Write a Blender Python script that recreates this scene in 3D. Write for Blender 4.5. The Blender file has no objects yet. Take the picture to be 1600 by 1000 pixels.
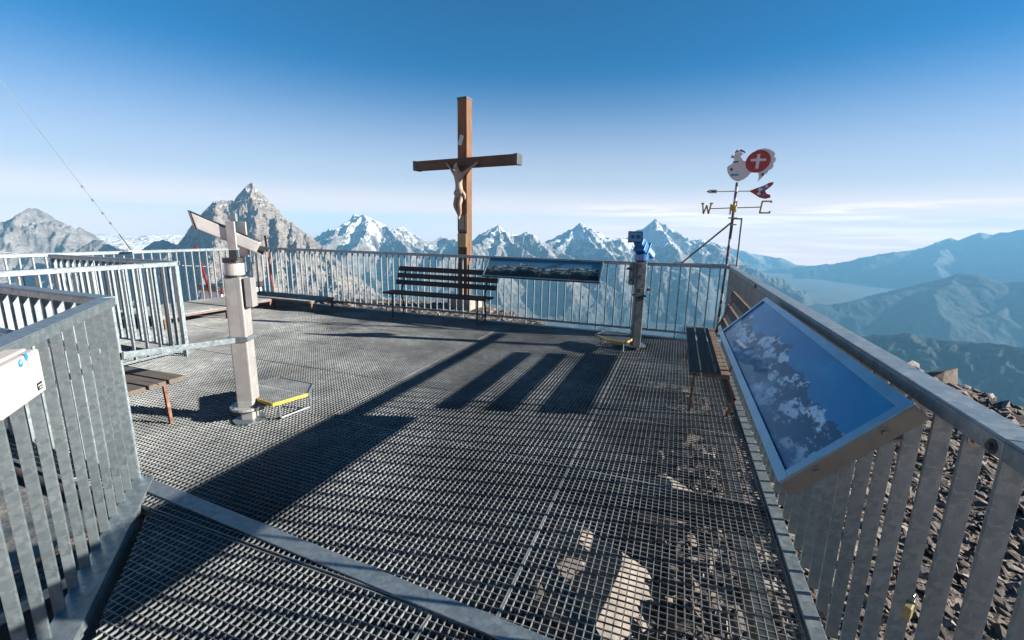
import bpy, bmesh, math, random
import numpy as np
from mathutils import Vector, Matrix
R = math.radians
random.seed(7)
scene = bpy.context.scene
C = scene.collection

# ------------------------------------------------------------------ camera
EYE = 1.5
YAW, PITCH, ROLL = R(20.5), math.atan(137 / 683), math.atan(.019)
cam = bpy.data.cameras.new('camera')
cam.sensor_width = 36; cam.lens = 683 / 1600 * 36
cam.clip_start = .05; cam.clip_end = 200000
co = bpy.data.objects.new('camera', cam); C.objects.link(co)
co.matrix_world = (Matrix.Translation((0, 0, EYE)) @ Matrix.Rotation(YAW, 4, 'Z') @
                   Matrix.Rotation(math.pi / 2 - PITCH, 4, 'X') @ Matrix.Rotation(ROLL, 4, 'Z'))
scene.camera = co

# ------------------------------------------------------------------ light
SUN = Vector((1, .24, .349)).normalized()
elev = math.asin(SUN.z); rot = math.atan2(SUN.x, SUN.y)
w = bpy.data.worlds.new('World'); scene.world = w; w.use_nodes = True
nt = w.node_tree; nt.nodes.clear()
def wn(t, **k):
    n = nt.nodes.new(t)
    for a, b in k.items(): setattr(n, a, b)
    return n
def wl(a, b): nt.links.new(a, b)
out = wn('ShaderNodeOutputWorld'); bg = wn('ShaderNodeBackground')
sky = wn('ShaderNodeTexSky', sky_type='NISHITA', sun_disc=False, sun_elevation=elev, sun_rotation=rot,
         altitude=3800, air_density=1.0, dust_density=.6, ozone_density=2.5)
bg.inputs['Strength'].default_value = .051
tint = wn('ShaderNodeMix', data_type='RGBA', blend_type='MULTIPLY'); tint.inputs[0].default_value = 1
tint.inputs[7].default_value = (.03, .54, .76, 1)
wl(sky.outputs[0], tint.inputs[6])
# thin cloud bank and pale band low over the horizon, placed by direction
tc = wn('ShaderNodeTexCoord'); sep = wn('ShaderNodeSeparateXYZ'); wl(tc.outputs['Generated'], sep.inputs[0])
band = wn('ShaderNodeMapRange', interpolation_type='SMOOTHSTEP')
band.inputs[1].default_value = .33; band.inputs[2].default_value = -.02
wl(sep.outputs[2], band.inputs[0])
north = wn('ShaderNodeMapRange', interpolation_type='SMOOTHSTEP')
for i_, v_ in ((1, -.55), (2, .25), (3, .25), (4, 1.)): north.inputs[i_].default_value = v_
wl(sep.outputs[1], north.inputs[0])
bn = wn('ShaderNodeMath', operation='MULTIPLY'); wl(band.outputs[0], bn.inputs[0]); wl(north.outputs[0], bn.inputs[1])
pale = wn('ShaderNodeMix', data_type='RGBA'); wl(bn.outputs[0], pale.inputs[0])
wl(tint.outputs[2], pale.inputs[6]); pale.inputs[7].default_value = (4.6, 4.15, 4.05, 1)
mp = wn('ShaderNodeMapping'); mp.inputs['Scale'].default_value = (1.6, 1.6, 26)
wl(tc.outputs['Generated'], mp.inputs[0])
cn = wn('ShaderNodeTexNoise'); cn.inputs['Scale'].default_value = 2.6; cn.inputs['Detail'].default_value = 7
cn.inputs['Roughness'].default_value = .55
wl(mp.outputs[0], cn.inputs['Vector'])
cr = wn('ShaderNodeMapRange', interpolation_type='SMOOTHSTEP'); cr.inputs[1].default_value = .44; cr.inputs[2].default_value = .62
wl(cn.outputs[0], cr.inputs[0])
hb = wn('ShaderNodeMapRange', interpolation_type='SMOOTHSTEP'); hb.inputs[1].default_value = .068; hb.inputs[2].default_value = .048
wl(sep.outputs[2], hb.inputs[0])
# clouds only towards +Y/+X
ab = wn('ShaderNodeMapRange', interpolation_type='SMOOTHSTEP'); ab.inputs[1].default_value = -.42; ab.inputs[2].default_value = .051
wl(sep.outputs[0], ab.inputs[0])
m1 = wn('ShaderNodeMath', operation='MULTIPLY'); wl(cr.outputs[0], m1.inputs[0]); wl(hb.outputs[0], m1.inputs[1])
m2 = wn('ShaderNodeMath', operation='MULTIPLY'); wl(m1.outputs[0], m2.inputs[0]); wl(ab.outputs[0], m2.inputs[1])
m3 = wn('ShaderNodeMath', operation='MULTIPLY'); wl(m2.outputs[0], m3.inputs[0]); m3.inputs[1].default_value = .9
lowb = wn('ShaderNodeMapRange', interpolation_type='SMOOTHSTEP'); lowb.inputs[1].default_value = .11; lowb.inputs[2].default_value = .0
wl(sep.outputs[2], lowb.inputs[0])
low = wn('ShaderNodeMix', data_type='RGBA'); wl(lowb.outputs[0], low.inputs[0]); wl(pale.outputs[2], low.inputs[6]); low.inputs[7].default_value = (9.6, 6.6, 5.2, 1)
cl = wn('ShaderNodeMix', data_type='RGBA'); wl(m3.outputs[0], cl.inputs[0]); wl(low.outputs[2], cl.inputs[6])
cl.inputs[7].default_value = (11.8, 8.4, 7.2, 1)
wl(cl.outputs[2], bg.inputs[0]); wl(bg.outputs[0], out.inputs[0])

sun = bpy.data.lights.new('sun', 'SUN'); sun.energy = 5.0; sun.angle = R(.5); sun.color = (1, .91, .80)
so = bpy.data.objects.new('sun', sun); C.objects.link(so)
so.rotation_euler = SUN.to_track_quat('Z', 'Y').to_euler()

scene.view_settings.view_transform = 'Standard'; scene.view_settings.look = 'None'
scene.view_settings.exposure = 1.9; scene.view_settings.gamma = 1

# ------------------------------------------------------------------ helpers
class MB:
    def __init__(s): s.v = []; s.f = []
    def add(s, vs, fs):
        n = len(s.v); s.v += [tuple(p) for p in vs]; s.f += [tuple(i + n for i in f) for f in fs]; return s
    def box(s, x0, x1, y0, y1, z0, z1, M=None):
        vs = [Vector(p) for p in ((x0,y0,z0),(x1,y0,z0),(x1,y1,z0),(x0,y1,z0),(x0,y0,z1),(x1,y0,z1),(x1,y1,z1),(x0,y1,z1))]
        if M is not None: vs = [M @ p for p in vs]
        return s.add(vs, [(0,3,2,1),(4,5,6,7),(0,1,5,4),(1,2,6,5),(2,3,7,6),(3,0,4,7)])
    def bar(s, a, b, wd, ht, up=(0, 0, 1)):
        a, b = Vector(a), Vector(b); d = (b - a); L = d.length; d.normalize()
        u = Vector(up); sd = d.cross(u)
        if sd.length < 1e-4: sd = d.cross(Vector((1, 0, 0)))
        sd.normalize(); u = sd.cross(d)
        M = Matrix((sd, d, u)).transposed().to_4x4(); M.translation = a
        return s.box(-wd/2, wd/2, 0, L, -ht/2, ht/2, M)
    def tube(s, pts, r, n=10, cap=True):
        pts = [Vector(p) for p in pts]; rs = r if isinstance(r, (list, tuple)) else [r] * len(pts)
        vs = []; fs = []; ref = None
        for i, p in enumerate(pts):
            d = (pts[min(i+1, len(pts)-1)] - pts[max(i-1, 0)]).normalized()
            if ref is None: ref = d.orthogonal()
            ref = (ref - d * ref.dot(d)).normalized(); b = d.cross(ref)
            for k in range(n):
                t = 2 * math.pi * k / n; vs.append(p + (ref * math.cos(t) + b * math.sin(t)) * rs[i])
        for i in range(len(pts) - 1):
            for k in range(n):
                a = i*n+k; b_ = i*n+(k+1) % n; fs.append((a, b_, b_+n, a+n))
        if cap: fs.append(tuple(reversed(range(n)))); fs.append(tuple(range(len(vs)-n, len(vs))))
        return s.add(vs, fs)
    def prism(s, poly, t, M):                     # poly in local XY, thickness along local Z
        n = len(poly); vs = [M @ Vector((x, y, 0)) for x, y in poly] + [M @ Vector((x, y, t)) for x, y in poly]
        fs = [tuple(reversed(range(n))), tuple(range(n, 2*n))] + [(i, (i+1) % n, (i+1) % n + n, i+n) for i in range(n)]
        return s.add(vs, fs)
    def build(s, name, mat, parent=None, bevel=0, smooth=False):
        me = bpy.data.meshes.new(name); me.from_pydata(s.v, [], s.f); me.update()
        bm = bmesh.new(); bm.from_mesh(me); bmesh.ops.recalc_face_normals(bm, faces=bm.faces); bm.to_mesh(me); bm.free()
        if mat: me.materials.append(mat)
        o = bpy.data.objects.new(name, me); C.objects.link(o)
        if smooth:
            for p in me.polygons: p.use_smooth = True
        if parent is not None:
            o.parent = parent
            if parent.type == 'EMPTY' and not parent.parent: o.matrix_parent_inverse = Matrix.Translation(parent.location).inverted()
        if bevel:
            b = o.modifiers.new('bevel', 'BEVEL'); b.width = bevel; b.segments = 2; b.limit_method = 'ANGLE'
        return o
def tag(o, label, cat, group=None):
    o['label'] = label; o['category'] = cat
    if group: o['group'] = group
    return o
def thing(name, loc, label, cat, group=None):
    o = bpy.data.objects.new(name, None); C.objects.link(o); o.location = loc; o.empty_display_size = .1
    return tag(o, label, cat, group)
def struct(o, kind='structure'): o['kind'] = kind; return o
def copy_child(o, off, parent=None):
    c = o.copy(); C.objects.link(c); c.parent = parent or o.parent
    c.matrix_parent_inverse = o.matrix_parent_inverse.copy()
    c.location = Vector(o.location) + Vector(off); return c
def frame(o, x, y, z):                            # matrix from origin and axes
    M = Matrix((Vector(x).normalized(), Vector(y).normalized(), Vector(z).normalized())).transposed().to_4x4()
    M.translation = Vector(o); return M

# ------------------------------------------------------------------ materials
class NT:
    def __init__(s, name):
        s.m = bpy.data.materials.new(name); s.m.use_nodes = True; s.t = s.m.node_tree
        s.b = s.t.nodes['Principled BSDF']; s.co = s.t.nodes.new('ShaderNodeTexCoord')
    def n(s, t, **k):
        x = s.t.nodes.new(t)
        for a, b in k.items(): setattr(x, a, b)
        return x
    def l(s, a, b): s.t.links.new(a, b)
    def noise(s, sc, det=5, rough=.55, co='Object', scale=None, vec=None):
        x = s.n('ShaderNodeTexNoise'); x.inputs['Scale'].default_value = sc; x.inputs['Detail'].default_value = det
        x.inputs['Roughness'].default_value = rough
        src = vec if vec is not None else s.co.outputs[co]
        if scale:
            m = s.n('ShaderNodeMapping'); m.inputs['Scale'].default_value = scale; s.l(src, m.inputs[0]); src = m.outputs[0]
        s.l(src, x.inputs['Vector']); return x.outputs[0]
    def ramp(s, f, pts):
        x = s.n('ShaderNodeValToRGB'); e = x.color_ramp.elements
        while len(e) < len(pts): e.new(.5)
        for i, (p, c) in enumerate(pts): e[i].position = p; e[i].color = (*c, 1) if len(c) == 3 else c
        s.l(f, x.inputs[0]); return x.outputs[0]
    def rng(s, f, a, b, c=0., d=1.):
        x = s.n('ShaderNodeMapRange'); s.l(f, x.inputs[0])
        for i, v in enumerate((a, b, c, d)): x.inputs[i+1].default_value = v
        return x.outputs[0]
    def mix(s, f, a, b, bt='MIX'):
        x = s.n('ShaderNodeMix', data_type='RGBA', blend_type=bt)
        for i, v in ((0, f), (6, a), (7, b)):
            if isinstance(v, (int, float)): x.inputs[i].default_value = v
            elif isinstance(v, tuple): x.inputs[i].default_value = (*v, 1)
            else: s.l(v, x.inputs[i])
        return x.outputs[2]
    def math(s, op, a, b=0.):
        x = s.n('ShaderNodeMath', operation=op)
        for i, v in enumerate((a, b)):
            if isinstance(v, (int, float)): x.inputs[i].default_value = v
            else: s.l(v, x.inputs[i])
        return x.outputs[0]
    def bump(s, h, st, dist):
        x = s.n('ShaderNodeBump'); x.inputs['Strength'].default_value = st; x.inputs['Distance'].default_value = dist
        s.l(h, x.inputs['Height']); s.l(x.outputs[0], s.b.inputs['Normal'])
    def set(s, **k):
        for a, v in k.items():
            i = s.b.inputs[{'col': 'Base Color', 'rough': 'Roughness', 'metal': 'Metallic', 'coat': 'Coat Weight', 'coatr': 'Coat Roughness', 'spec': 'Specular IOR Level'}[a]]
            if isinstance(v, (int, float)): i.default_value = v
            elif isinstance(v, tuple): i.default_value = (*v, 1)
            else: s.l(v, i)
        return s.m
def galv(name, lo, hi, sc=45, metal=.62, rough=(.36, .55), big=False):
    t = NT(name)
    vo = t.n('ShaderNodeTexVoronoi'); vo.inputs['Scale'].default_value = sc; vo.inputs['Randomness'].default_value = 1
    wn_ = t.n('ShaderNodeTexNoise'); wn_.inputs['Scale'].default_value = 40; t.l(t.co.outputs['Object'], wn_.inputs['Vector'])
    mv = t.n('ShaderNodeMix', data_type='RGBA', blend_type='LINEAR_LIGHT'); mv.inputs[0].default_value = .025; t.l(t.co.outputs['Object'], mv.inputs[6]); t.l(wn_.outputs['Color'], mv.inputs[7]); t.l(mv.outputs[2], vo.inputs['Vector'])
    sp = t.n('ShaderNodeSeparateColor'); t.l(vo.outputs['Color'], sp.inputs[0])
    f = t.math('ADD', t.math('MULTIPLY', sp.outputs[0], .35), t.math('MULTIPLY', t.noise(14, 8, .7, scale=(1, 1, .5)), .7))
    col = t.ramp(f, [(.25, lo), (.78, hi)])
    blot = t.math('MULTIPLY', t.rng(t.noise(45, 5, .7, scale=(1, 1, .6)), .62, .70), .6)
    col = t.mix(blot, col, tuple(min(1, c * 1.35) for c in hi))
    oi = t.n('ShaderNodeObjectInfo'); col = t.mix(t.rng(oi.outputs['Random'], 0, 1, 0, .28), col, tuple(c * .6 for c in lo))
    run = t.rng(t.noise(1, 5, .65, scale=(26, 26, 1.6)), .60, .72); col = t.mix(t.math('MULTIPLY', run, .45), col, tuple(c * .62 for c in lo))
    spot = t.math('MULTIPLY', t.rng(t.noise(60, 6, .75), .70, .74), t.rng(t.noise(5, 3), .52, .6)); col = t.mix(spot, col, (.16, .07, .035))
    if big: col = t.mix(t.rng(t.noise(1.1, 4, .6), .38, .66), col, tuple(c * .6 for c in lo))
    return t.set(col=col, rough=t.rng(sp.outputs[1], 0, 1, *rough), metal=metal)
M = {}
M['galv'] = galv('galvanised_steel', (.18, .235, .265), (.335, .395, .42))
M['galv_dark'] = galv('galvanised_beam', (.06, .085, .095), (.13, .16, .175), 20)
M['grate'] = galv('grating_steel', (.20, .22, .23), (.40, .425, .43), 20, .4, (.4, .55), True)
M['alu'] = galv('brushed_aluminium', (.38, .385, .385), (.53, .525, .51), 14, .35, (.3, .45))
def plain(name, col, rough=.5, metal=0., var=.25, sc=25, coat=0.):
    t = NT(name); c2 = tuple(max(0, x * (1 - var)) for x in col)
    return t.set(col=t.mix(t.rng(t.noise(sc, 6, .65), .35, .68), col, c2), rough=rough, metal=metal, coat=coat)
M['steel'] = plain('stainless_steel', (.38, .355, .33), .28, .9, .15, 12)
M['black'] = plain('black_plastic', (.02, .022, .025), .45)
M['darksteel'] = plain('dark_steel', (.07, .08, .09), .5, .5)
M['blue'] = plain('blue_paint', (.006, .15, .42), .3, 0, .25, 14, .4)
M['yellow'] = plain('yellow_paint', (.52, .36, .05), .5, 0, .2, 40)
M['gold'] = plain('aged_gold_paint', (.50, .34, .05), .45, .2, .4, 60)
M['red'] = plain('red_paint', (.34, .012, .02), .45, 0, .4, 30)
M['orange'] = plain('orange_red_paint', (.48, .07, .02), .5, 0, .2, 20)
M['white'] = plain('white_paint', (.55, .56, .58), .5, 0, .15, 30)
M['cream'] = plain('cream_plastic', (.56, .51, .46), .45, 0, .06, 8)
M['statue'] = plain('weathered_statue', (.34, .26, .20), .6, 0, .35, 14)
M['hair'] = plain('brown_statue_paint', (.10, .06, .04), .7)
M['concrete'] = plain('concrete', (.34, .31, .27), .9, 0, .35, 9)
M['glass'] = plain('lens_glass', (.02, .03, .05), .05, 0, .1, 4, 1)
M['plaque'] = plain('dark_plaque', (.02, .025, .03), .3, 0, .2, 20)
M['brass'] = plain('brass_plaque', (.36, .30, .14), .4, .4, .3, 40)
M['sticker_blue'] = plain('sticker_blue', (.02, .25, .6), .5)
M['snow_p'] = plain('snow', (.8, .82, .84), .8, 0, .08, 3)
def rust():
    t = NT('rusty_steel'); f = t.noise(40, 6, .7)
    return t.set(col=t.ramp(f, [(.3, (.07, .03, .022)), (.5, (.17, .075, .045)), (.72, (.32, .23, .19))]), rough=.85)
M['rust'] = rust()
def wood(name, dark, light, axis, sc=60):
    t = NT(name); s = [sc, sc, sc]; s[axis] = sc * .04
    f = t.noise(1, 8, .65, scale=tuple(s)); g_ = t.noise(3, 3, .5)
    cr_ = t.rng(t.noise(1, 3, .5, scale=tuple(x * .5 for x in s)), .66, .69)
    col = t.ramp(t.math('ADD', t.math('MULTIPLY', f, .7), t.math('MULTIPLY', g_, .3)), [(.3, dark), (.7, light)])
    col = t.mix(cr_, col, tuple(x * .3 for x in dark))
    t.bump(f, .5, .003)
    return t.set(col=col, rough=.8)
M['wood_y'] = wood('bench_wood_y', (.05, .033, .024), (.19, .135, .095), 1)
M['wood_x'] = wood('bench_wood_x', (.03, .02, .017), (.08, .052, .04), 0)
M['wood_l'] = wood('weathered_wood', (.06, .05, .042), (.16, .13, .105), 0)
M['cross_v'] = wood('cross_wood_upright', (.04, .021, .012), (.23, .105, .042), 2, 40)
M['cross_h'] = wood('cross_wood_beam', (.035, .021, .014), (.12, .068, .04), 0, 40)

# ------------------------------------------------------------------ terrain
rs = np.random.RandomState(3)
_P = rs.permutation(512); _P = np.concatenate([_P, _P]); _G = rs.rand(1024) * 2 * np.pi
def perlin(x, y):
    xi = np.floor(x).astype(int); yi = np.floor(y).astype(int); xf = x - xi; yf = y - yi
    u = xf**3 * (xf * (xf * 6 - 15) + 10); v = yf**3 * (yf * (yf * 6 - 15) + 10)
    def gr(i, j, dx, dy):
        a = _G[_P[(_P[i & 511] + j) & 511]]; return np.cos(a) * dx + np.sin(a) * dy
    a = gr(xi, yi, xf, yf); b = gr(xi+1, yi, xf-1, yf); c = gr(xi, yi+1, xf, yf-1); d = gr(xi+1, yi+1, xf-1, yf-1)
    return ((a*(1-u)+b*u)*(1-v) + (c*(1-u)+d*u)*v) * 1.5
def fbm(x, y, oct=5, gain=.5, ridged=False):
    s = 0; a = 1.; t = 0
    for i in range(oct):
        n = perlin(x * 2**i + 17.3*i, y * 2**i - 9.1*i)
        if ridged: n = 1 - 2*np.abs(n)
        s = s + a*n; t += a; a *= gain
    return s / t
def grid_mesh(name, X, Y, Z, mat, attrs=None, smooth=True):
    nr, nc = X.shape
    co_ = np.stack([X, Y, Z], -1).reshape(-1, 3).astype(np.float32)
    i = np.arange(nr*nc).reshape(nr, nc)
    q = np.stack([i[:-1, :-1], i[:-1, 1:], i[1:, 1:], i[1:, :-1]], -1).reshape(-1, 4)
    a, b, c = co_[q[0, 0]], co_[q[0, 1]], co_[q[0, 2]]
    if np.cross(b-a, c-a)[2] < 0: q = q[:, ::-1]
    me = bpy.data.meshes.new(name); me.vertices.add(len(co_)); me.vertices.foreach_set('co', co_.ravel())
    me.loops.add(q.size); me.loops.foreach_set('vertex_index', q.ravel().astype(np.int32))
    me.polygons.add(len(q)); me.polygons.foreach_set('loop_start', np.arange(0, q.size, 4, dtype=np.int32))
    me.update(calc_edges=True); me.validate()
    me.polygons.foreach_set('use_smooth', np.full(len(q), smooth))
    for k, v in (attrs or {}).items():
        at = me.attributes.new(k, 'FLOAT', 'POINT'); at.data.foreach_set('value', v.ravel().astype(np.float32))
    me.materials.append(mat)
    o = bpy.data.objects.new(name, me); C.objects.link(o); return struct(o)

def mountain_mat(name, rock_a, rock_b, snow, scale=1.0, snow_col=(.62, .63, .65), grass=None, bump=1.):
    """rock banded by noise, snow where the mesh attribute 'snow' (hollows, gentle slopes) says so"""
    t = NT(name); ge = t.n('ShaderNodeNewGeometry')
    pos = ge.outputs['Position']
    sc = .004 / scale
    f1 = t.noise(sc, 9, .68, vec=pos, scale=(1, 1, 2.2)); f2 = t.noise(sc * 5, 7, .7, vec=pos, scale=(1, 1, 2.5))
    rock = t.ramp(t.math('ADD', t.math('MULTIPLY', f1, .55), t.math('MULTIPLY', f2, .45)), [(.36, rock_a), (.62, rock_b)])
    if grass: rock = t.mix(t.rng(t.noise(sc * .7, 6, .6, vec=pos), .45, .58), rock, grass)
    sz_ = t.n('ShaderNodeSeparateXYZ'); t.l(pos, sz_.inputs[0])
    valley_shade = t.rng(t.math('ADD', sz_.outputs[2], t.math('MULTIPLY', f1, 900)), -250, -1150); rock = t.mix(t.math('MULTIPLY', valley_shade, .8), rock, (.035, .05, .05))  # valley shade painted in: rock mixed to dark blue-green lower down
    at = t.n('ShaderNodeAttribute', attribute_name='snow')
    s = t.math('ADD', at.outputs['Fac'], t.math('MULTIPLY', t.math('SUBTRACT', t.noise(sc * 3.2, 9, .70, vec=pos, scale=(1, 1, 3)), .5), 1.7))
    s = t.rng(s, .5 - snow, .62 - snow)
    t.bump(t.math('ADD', f1, t.math('MULTIPLY', f2, .35)), .9, 60 * scale * bump)
    return t.set(col=t.mix(s, rock, snow_col), rough=.9, spec=.1)

def segdist(X, Y, segs, kf, cap=None):
    """height of a roof built over ridge lines: each segment falls off sideways with slope k"""
    Z = np.full(X.shape, -9999.)
    for (x0, y0, z0, x1, y1, z1, k) in segs:
        dx, dy = x1-x0, y1-y0; L2 = dx*dx + dy*dy + 1e-9
        t = np.clip(((X-x0)*dx + (Y-y0)*dy) / L2, 0, 1)
        d = np.hypot(X-x0-t*dx, Y-y0-t*dy)
        Z = np.maximum(Z, z0 + (z1-z0)*t - k*d*kf)
    return Z
def pol(az, r): return r*math.sin(R(az)), r*math.cos(R(az))

def mountain(name, dist, sky_pts, mat, depth=(.5, .2), k=1.0, drop=.5, nrib=2, amp=1.0, floor=-1900, seed=1,
             riblen=.35, extra=None, na=520, nr=230, snowline=None, snowbias=0., warp=1.0, wob=None):
    rr = random.Random(seed)
    wob = dist * .018 if wob is None else wob
    P = []
    for i, (a, e) in enumerate(sky_pts):
        r = dist + (0 if i in (0, len(sky_pts)-1) else rr.uniform(-wob, wob))
        x, y = pol(a, r); P.append((x, y, EYE + r*math.tan(R(e)), a, r))
    segs = [(*P[i][:3], *P[i+1][:3], k) for i in range(len(P)-1)]
    for i in range(1, len(P)-1):
        x, y, z, a, r = P[i]
        peak = z > P[i-1][2] and z > P[i+1][2]
        for j in range(nrib + (1 if peak else 0)):
            cx, cy, cz = x, y, z; ang = rr.uniform(-.9, .9); L = dist*riblen*rr.uniform(.5, 1.); n = 5
            dr = drop*rr.uniform(.75, 1.4)
            for q in range(n):
                ang += rr.uniform(-.35, .35)
                th = math.radians(a) + math.pi + ang
                nx, ny = cx + L/n*math.sin(th), cy + L/n*math.cos(th)
                nz = cz - L/n*dr*(1.25 if q == 0 else rr.uniform(.5, 1.3))
                segs.append((cx, cy, cz - 2, nx, ny, nz, k*rr.uniform(.9, 1.15)))
                cx, cy, cz = nx, ny, nz
    for e in (extra or []):                        # hand-placed ribs: lists of (az, dist, z, k)
        for (a0, r0, z0, k0), (a1, r1, z1, k1) in zip(e[:-1], e[1:]):
            segs.append((*pol(a0, r0), z0, *pol(a1, r1), z1, k1))
    ext = math.degrees(math.atan(min(2400, dist*.2)/dist)); a0, a1 = sky_pts[0][0]-ext, sky_pts[-1][0]+ext
    az = np.radians(np.linspace(a0, a1, na)); r = np.concatenate([np.linspace(dist*(1-depth[0]), dist*1.0, int(nr*.85)), np.linspace(dist*1.005, dist*(1+depth[1]), nr-int(nr*.85))])
    A, Rr = np.meshgrid(az, r); X, Y = Rr*np.sin(A), Rr*np.cos(A)
    s = dist/10000.*warp
    wx = fbm(X/(900*s), Y/(900*s), 4)*150*s; wy = fbm(X/(900*s)+40, Y/(900*s)+7, 4)*150*s
    base = segdist(X, Y, segs, 1.)
    wz = segdist(X+wx, Y+wy, segs, 1.)
    da = np.abs(Rr - dist)
    f = np.clip(da/(dist*.03), 0, 1)
    Z = base*(1-f) + wz*f
    det = fbm(X/(420*s)+seed, Y/(420*s), 6, .52, True)
    Z = Z + amp*s*((det-.35)*(26 + 95*f) + 22*f*fbm(X/(90*s), Y/(90*s), 3, .6, True))
    # edges of the patch sink so that no wall shows
    ed = np.minimum(np.arange(na), np.arange(na)[::-1])/(na*.05); ed = np.clip(ed, 0, 1)[None, :]
    fr = np.clip(np.arange(nr)/(nr*.06), 0, 1)[:, None]; ed = np.minimum(ed, fr)
    Z = Z - (1-ed)**2*dist*.03
    Z = np.maximum(Z, floor + 60*fbm(X/(1500*s), Y/(1500*s), 4))
    gy, gx = np.gradient(Z); dX = np.hypot(*np.gradient(X)[1:2], np.gradient(Y)[1]); dR = np.gradient(r)[:, None]
    slope = np.hypot(gx/np.maximum(dX, 1), gy/dR)
    k_ = 9; pad = np.pad(Z, k_, mode='edge'); cs = pad.cumsum(0).cumsum(1); cs = np.pad(cs, ((1, 0), (1, 0)))
    n = 2*k_+1; mean = (cs[n:, n:] - cs[:-n, n:] - cs[n:, :-n] + cs[:-n, :-n])/(n*n)
    hollow = np.clip((mean - Z)/(22*s), -1, 1)
    sn = .5 + snowbias + .55*(.95 - slope) + .28*hollow
    if snowline is not None: sn = sn + np.clip((Z - snowline)/700., -1.2, .5)
    return grid_mesh(name, X, Y, Z, mat, {'snow': sn})

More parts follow.
